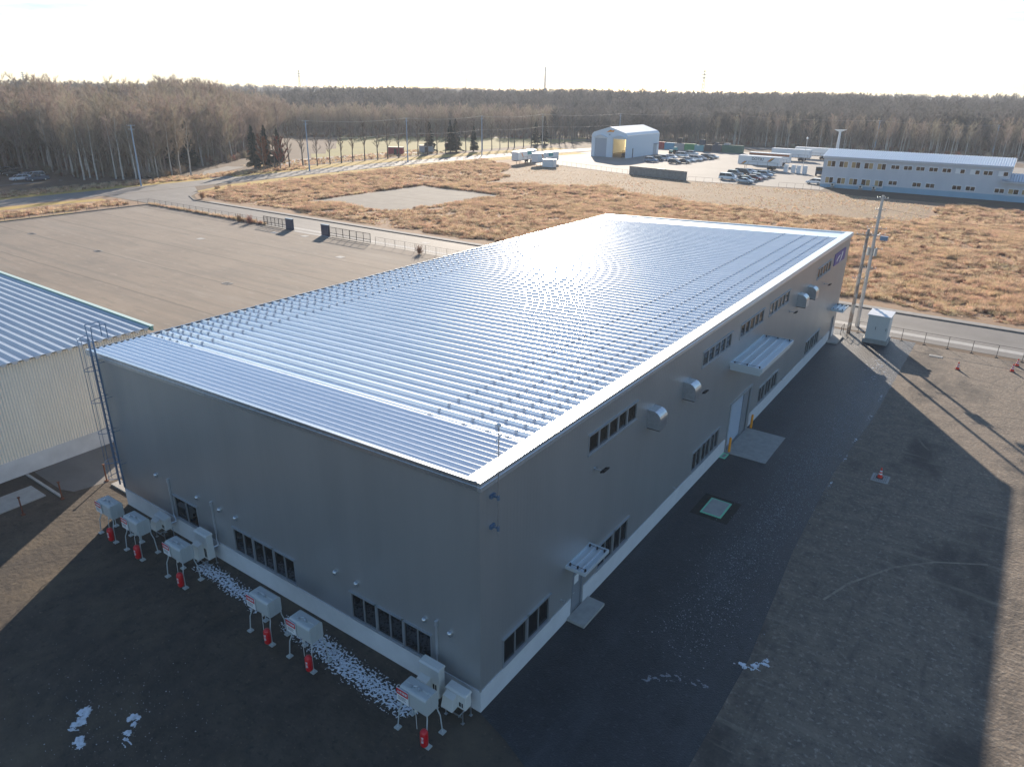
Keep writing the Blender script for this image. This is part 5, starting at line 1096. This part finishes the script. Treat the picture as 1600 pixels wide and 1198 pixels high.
for i, (x,y,s,lb) in enumerate([(-172.4,117.6,.95,'broad dark fir left of the rust brown trees'),(-174.6,123.5,1.0,'taller dark fir behind the rust brown trees'),(-176,129,.85,'dark fir peeking right of the rust brown trees'),(-182,98.4,.95,'narrow dark fir rising left of the path at the left wood'),(-184,104.5,1.05,'narrow dark fir second from the left wood edge'),
   (-175.5,197.8,.9,'dark fir in the park left of the roadside pole'),(-168.5,201.5,.9,'dark fir in the park, left of a close pair'),(-170,206.5,1.0,'dark fir in the park, right of a close pair'),(-164,210,.72,'low broad fir right of the red hut'),(-170,262,.8,'dark fir left of a pair near the arched warehouse'),(-170,269,.9,'dark fir right of a pair near the arched warehouse')]):
    tm, km = FI[i % 2]; tree('fir_tree', tm, km, x, y, s, rd.uniform(0,6.28), lb, 'fir tree', 'dark firs')
RT = [bare_tree(41,9,.34,.6,.15,16,40,M['bark'],M['twigr'],tw=.06), bare_tree(42,8.5,.36,.6,.15,16,40,M['bark'],M['twigr'],tw=.06)]
for i, (x,y,s,lb) in enumerate([(-165.5,115.5,1.1,'rust brown leafy tree left of two beside the road'),(-166.5,122,1.1,'rust brown leafy tree right of two beside the road')]): tree('rusty_tree', *RT[i], x, y, s, i, lb, 'tree', 'rust brown trees')
RW = [bare_tree(s, h, .17, 1.0, .30, 13, 18, M['barkd'], M['twigs'], trunk_r=.2) for s, h in ((51,12.5),(52,13),(53,12))]
n_ = 0
for i in range(32):
    y = 120.6+i*5.15; x = -167.4+rd.uniform(-.5,.5)+(-.0 if y < 200 else (y-200)*.06)
    if y > 283: break
    tm, km = RW[i % 3]; tree('row_tree', tm, km, x, y, rd.uniform(.9,1.1), rd.uniform(0,6.28), 'slim bare roadside tree, %s of the park row counted from the left' % ordn[i], 'tree', 'bare trees in the row beside the park')
for i in range(30):
    x = -112+i*4.6+rd.uniform(-1.4,1.4); y = 322+rd.uniform(-1,4)+(3 if i > 10 else 0)
    if -109.5 < x < -105: x += 5
    tm, km = (BI+RW)[i % 5]; tree('roadside_birch', tm, km, x, y, rd.uniform(.72,.9), rd.uniform(0,6.28), 'pale bare tree behind the containers and office block, %s from the left' % ordn[i], 'tree', 'pale trees along the far road')
# shrubs by the road corner
for i, (x,y,s,lb) in enumerate([(-131,73.5,.9,'brown round bush at the junction corner'),(-101,61.2,.8,'brown dead weed clump on the left mesh fence'),(-98,61.2,.9,'second brown dead weed clump on the left mesh fence'),(-58,61.0,.8,'brown dead weed clump on the right mesh fence')]):
    o = link('bush', SH[2].data, None, (x,y,0)); o.scale = (s,s,s); tag(o, lb, 'bush')
# dry grass field
TF = [proto(tuft(s, 1.0, .5, 60, m, w, 'grass_tuft')) for s, m, w in ((61,M['tuft'],.018),(62,M['tuft'],.02),(66,M['tuft'],.018),(64,M['tuftp'],.015),(67,M['tuftp'],.014),(65,M['tuftd'],.025))]
PAD = [(-111.6,85.8),(-110.8,121),(-84,119.8),(-87.4,86.6)]
MOWN = [(-111,157),(-99,134),(-76,150),(-54,140),(-37,135.5),(-3,139),(-3,167),(-31,177),(-64,174.5),(-84,178),(-112,186),(-119,172)]
FLD = [(-136,78),(-130,74),(64,74),(64,172),(-2,170),(-3,139),(-37,135),(-54,139.5),(-76,149.5),(-99,133.5),(-112,158),(-122,176),(-139,186),(-142,150),(-142,100)]
def vnoise(P, sc, seed):
    g = np.random.default_rng(seed).uniform(0,1,(64,64)); u = P/sc; i = np.floor(u).astype(int); f = u-i; f = f*f*(3-2*f); i0 = i % 64; i1 = (i+1) % 64
    return (g[i0[:,0],i0[:,1]]*(1-f[:,0])+g[i1[:,0],i0[:,1]]*f[:,0])*(1-f[:,1])+(g[i0[:,0],i1[:,1]]*(1-f[:,0])+g[i1[:,0],i1[:,1]]*f[:,0])*f[:,1]
P = rng.uniform((-142,74),(64,186),(170000,2)); r, az = polar(P)
big = .6*vnoise(P, 17, 1)+.4*vnoise(P, 6, 2); sm = .6*vnoise(P, 3.1, 3)+.4*vnoise(P, 1.4, 4); wob = np.c_[P[:,0]+5*(vnoise(P, 8, 5)-.5), P[:,1]+5*(vnoise(P, 8, 6)-.5)]
k = inpoly(wob, FLD) & ~inpoly(P+.22*(wob-P), PAD) & (P[:,1] > 74) & (az > -4) & (rng.uniform(0,1,len(P)) < np.clip(130/r, .3, 1)) & (sm+rng.normal(0,.08,len(P)) > .30)
P = P[k]; big = big[k]; sm = sm[k]; s_ = np.clip(.35+.9*(sm-.3)+.5*(big-.4), .25, 1.25)*rng.uniform(.7,1.25,len(P)); near = np.clip((P[:,1]-73)/3.5, .3, 1)
q = big+rng.normal(0,.1,len(P)); ix = np.where(q > .56, rng.integers(3,5,len(P)), np.where((sm < .38) | (rng.uniform(0,1,len(P)) < .06), 5, rng.integers(0,4,len(P))))
scatter('dry_grass_field', np.c_[P, np.zeros(len(P))], TF, rng.uniform(0,6.28,len(P)), s_, scz=s_*near, ix=ix)
P = rng.uniform((-120,132),(0,186),(9000,2)); P = P[inpoly(P, MOWN)]; s_ = rng.uniform(.1,.24,len(P))*(.5+vnoise(P,9,8))
scatter('mown_stubble', np.c_[P, np.zeros(len(P))], TF[:5], rng.uniform(0,6.28,len(P)), s_)
# verge weeds left
P = np.concatenate([rng.uniform((-141,-10),(-135,60),(1500,2)), rng.uniform((-170,0),(-162.5,130),(2400,2)), rng.uniform((-143.5,85),(-139,190),(500,2)), rng.uniform((-131.5,61.95),(-95,62.3),(260,2)), rng.uniform((-185,120),(-170,200),(900,2))])
scatter('verge_weeds', np.c_[P, np.zeros(len(P))], TF, rng.uniform(0,6.28,len(P)), rng.uniform(.25,.8,len(P)))

# ------------------------------------------------------------------ snow remains
def flakes(name, gen, n, smin, smax, z, m, lab=None):
    b = MB()
    for i in range(n):
        x, y = gen(); s = rd.uniform(smin, smax)*rd.uniform(.5,1); k = rd.randint(4,6); a0 = rd.uniform(0,6.28); e = rd.uniform(.3,1)
        pts = []
        for j in range(k): t_ = a0+6.283*j/k; q = s*rd.uniform(.55,1); pts.append((x+q*math.cos(t_), y+q*e*math.sin(t_), z+i%7*.0006))
        b.add(pts+[(x,y,z+.012+s*.05)], [(j,(j+1) % k,k) for j in range(k)])
    return b.obj(name, M[m], kind='stuff')
def band(pts, w):
    def g():
        u = rd.uniform(0, len(pts)-1); i = int(u); f = u-i; a = pts[i]; c = pts[min(i+1,len(pts)-1)]
        return a[0]+(c[0]-a[0])*f+rd.gauss(0,.3), a[1]+(c[1]-a[1])*f+rd.gauss(0,w)
    return g
from mathutils import noise as mno
def crust(name, pts, w, th, z, m, cell=.028, fs=3.2):
    """joined, half melted crust: cells of a fine grid kept where a fractal noise stays above the melt line"""
    xs = [p[0] for p in pts]; ys = [p[1] for p in pts]; x0, x1, y0, y1 = min(xs)-2*w, max(xs)+2*w, min(ys)-2*w, max(ys)+2*w
    nx, ny = int((x1-x0)/cell), int((y1-y0)/cell); H = {}
    def dist(x, y):
        best = 9
        for (ax,ay),(bx,by) in zip(pts[:-1], pts[1:]):
            dx, dy = bx-ax, by-ay; t = max(0, min(1, ((x-ax)*dx+(y-ay)*dy)/(dx*dx+dy*dy+1e-9))); best = min(best, math.hypot(x-ax-t*dx, y-ay-t*dy))
        return best
    for i in range(nx+1):
        for j in range(ny+1):
            x, y = x0+i*cell, y0+j*cell; d = dist(x, y)/w
            if d > 1.9: continue
            v = mno.fractal(Vector((x*fs, y*fs*1.5, 3.1)), 1.0, 2.0, 5)*.9+mno.noise(Vector((x*17, y*17, 7)))*.35+.32-th-.42*d*d
            if v > 0: H[(i,j)] = min(v, .5)
    V = {}; vs = []; fs_ = []
    def vid(i, j, on):
        if (i,j) not in V: V[(i,j)] = len(vs); h = H.get((i,j), 0); vs.append((x0+i*cell+rd.uniform(-.3,.3)*cell, y0+j*cell+rd.uniform(-.3,.3)*cell, z+h*.07))
        return V[(i,j)]
    for (i,j) in H:
        c = [(i,j),(i+1,j),(i+1,j+1),(i,j+1)]
        if sum(q in H for q in c) >= 3: fs_.append(tuple(vid(a, b_, 1) for a, b_ in c if (a, b_) in H or True))
    me = bpy.data.meshes.new(name); me.from_pydata(vs, [], fs_); me.materials.append(M[m]); me.update(); return link(name, me, kind='stuff')
crust('snow_band', [(-16.9,-1.0),(-15.2,-.95),(-14.0,-1.1),(-13.0,-1.0),(-12.2,-1.2)], .40, .06, .008, 'snow', .020, 7.5)
crust('snow_band', [(-9.9,-1.0),(-8.2,-1.15),(-6.2,-1.4),(-4.2,-1.5),(-2.6,-1.5)], .52, .02, .008, 'snow', .020, 7.5)
crust('snow_band', [(-19.8,-1.1),(-18.4,-1.0)], .3, .18, .008, 'snow')
crust('snow_patch', [(-12.45,-8.95),(-12.2,-9.2),(-12.05,-9.5)], .20, -.25, .008, 'snow')
crust('snow_patch', [(-11.3,-9.75),(-11.0,-9.9)], .16, -.2, .008, 'snow')
crust('snow_patch', [(-10.65,-8.05),(-10.45,-8.15)], .17, -.2, .008, 'snow')
crust('snow_patch', [(-10.2,-8.6),(-9.7,-8.8)], .16, .15, .008, 'snow')
flakes('snow_specks', lambda: (rd.gauss(-11,2.6), rd.gauss(-8.4,1.3)), 420, .006, .035, .008, 'snow')
flakes('snow_specks', lambda: (rd.uniform(-22,2), rd.uniform(-11,-3)), 300, .004, .014, .008, 'frost')
flakes('frost_specks', lambda: ((lambda y: (4.9+.015*y+rd.gauss(0,.95), y))(rd.betavariate(1.5,1.2)*44+7)), 11000, .014, .048, .016, 'rime')
crust('frost_patch', [(4.6,5.4),(5.5,6.2),(6.6,6.5)], .35, .5, .017, 'frost', .025, 4)
crust('snow_patch', [(7.4,8.4),(7.9,8.6),(8.3,9.2)], .28, .2, .012, 'snow', .035)
flakes('snow_patch', lambda: ((lambda y: (6.95+rd.gauss(0,.05), y))(rd.choice((26.5,31,34.5,39,43.5,48))+rd.gauss(0,.4))), 70, .03, .13, .016, 'snow')
flakes('frost_patch', lambda: (rd.gauss(5.6,.6), rd.gauss(51.5,2.2)), 90, .04, .18, .016, 'snow')
# pebbles on the gravel for sparkle
flakes('pebbles', lambda: (rd.uniform(7.5,22), rd.uniform(-2,58)), 3500, .008, .028, .010, 'conc')
flakes('soil_clods', lambda: (rd.uniform(-32,3), rd.uniform(-12,-.3)), 2500, .01, .05, .006, 'soil')

# ------------------------------------------------------------------ things on the horizon
def pylon(px_az, dist, h, label):
    x, y = CAM.x-dist*math.sin(R_(px_az)), CAM.y+dist*math.cos(R_(px_az)); t = thing('power_pylon', label, 'pylon', (x,y,8), R_(px_az), 'pylons on the horizon')
    b = MB(); w = h*.06
    for sx in (-1,1):
        for sy in (-1,1): b.tube((sx*w,sy*w,0),(sx*w*.15,sy*w*.15,h),.9,.6,4)
    n = 9
    for i in range(n):
        z0, z1 = h*i/n, h*(i+1)/n; a0, a1 = w*(1-.85*i/n), w*(1-.85*(i+1)/n); b.tube((-a0,-a0,z0),(a1,-a1,z1),.45,n=3); b.tube((a0,-a0,z0),(-a1,-a1,z1),.45,n=3)
    b.obj('lattice', M['concw'], t)
    for f in (.72,.83,.94): b = MB(); b.tube((-h*.09,0,h*f),(h*.09,0,h*f),1.0,n=4); b.obj('crossarm', M['concw'], t)
pylon(50.4,1750,46,'faint lattice pylon on the horizon left of the middle'); pylon(21.3,1500,52,'lattice pylon on the horizon above the containers'); pylon(38.5,2300,42,'faintest lattice pylon on the horizon above the roadside trailers'); pylon(67.2,1900,34,'lattice pylon on the horizon at the far left')
t = thing('chimney_stack', 'thin smoking chimney on the horizon right of the middle', 'chimney', (CAM.x-1700*math.sin(R_(32.7)), CAM.y+1700*math.cos(R_(32.7)), 8)); b = MB(); b.lathe([(2.6,0),(1.6,60),(0,60)], n=12); b.obj('stack', M['pole'], t)

# ------------------------------------------------------------------ haze
hz_ = MB().box(-2600,-700,-2,1400,3200,72).obj('haze', [], kind='stuff')
hm = bpy.data.materials.new('haze_air'); hm.use_nodes = True; hm.node_tree.nodes.clear()
ho = hm.node_tree.nodes.new('ShaderNodeOutputMaterial'); pv = hm.node_tree.nodes.new('ShaderNodeVolumePrincipled')
pv.inputs['Color'].default_value = (.80,.88,1.0,1); pv.inputs['Density'].default_value = .00022; pv.inputs['Anisotropy'].default_value = .2
hm.node_tree.links.new(pv.outputs[0], ho.inputs['Volume']); hz_.data.materials.append(hm)
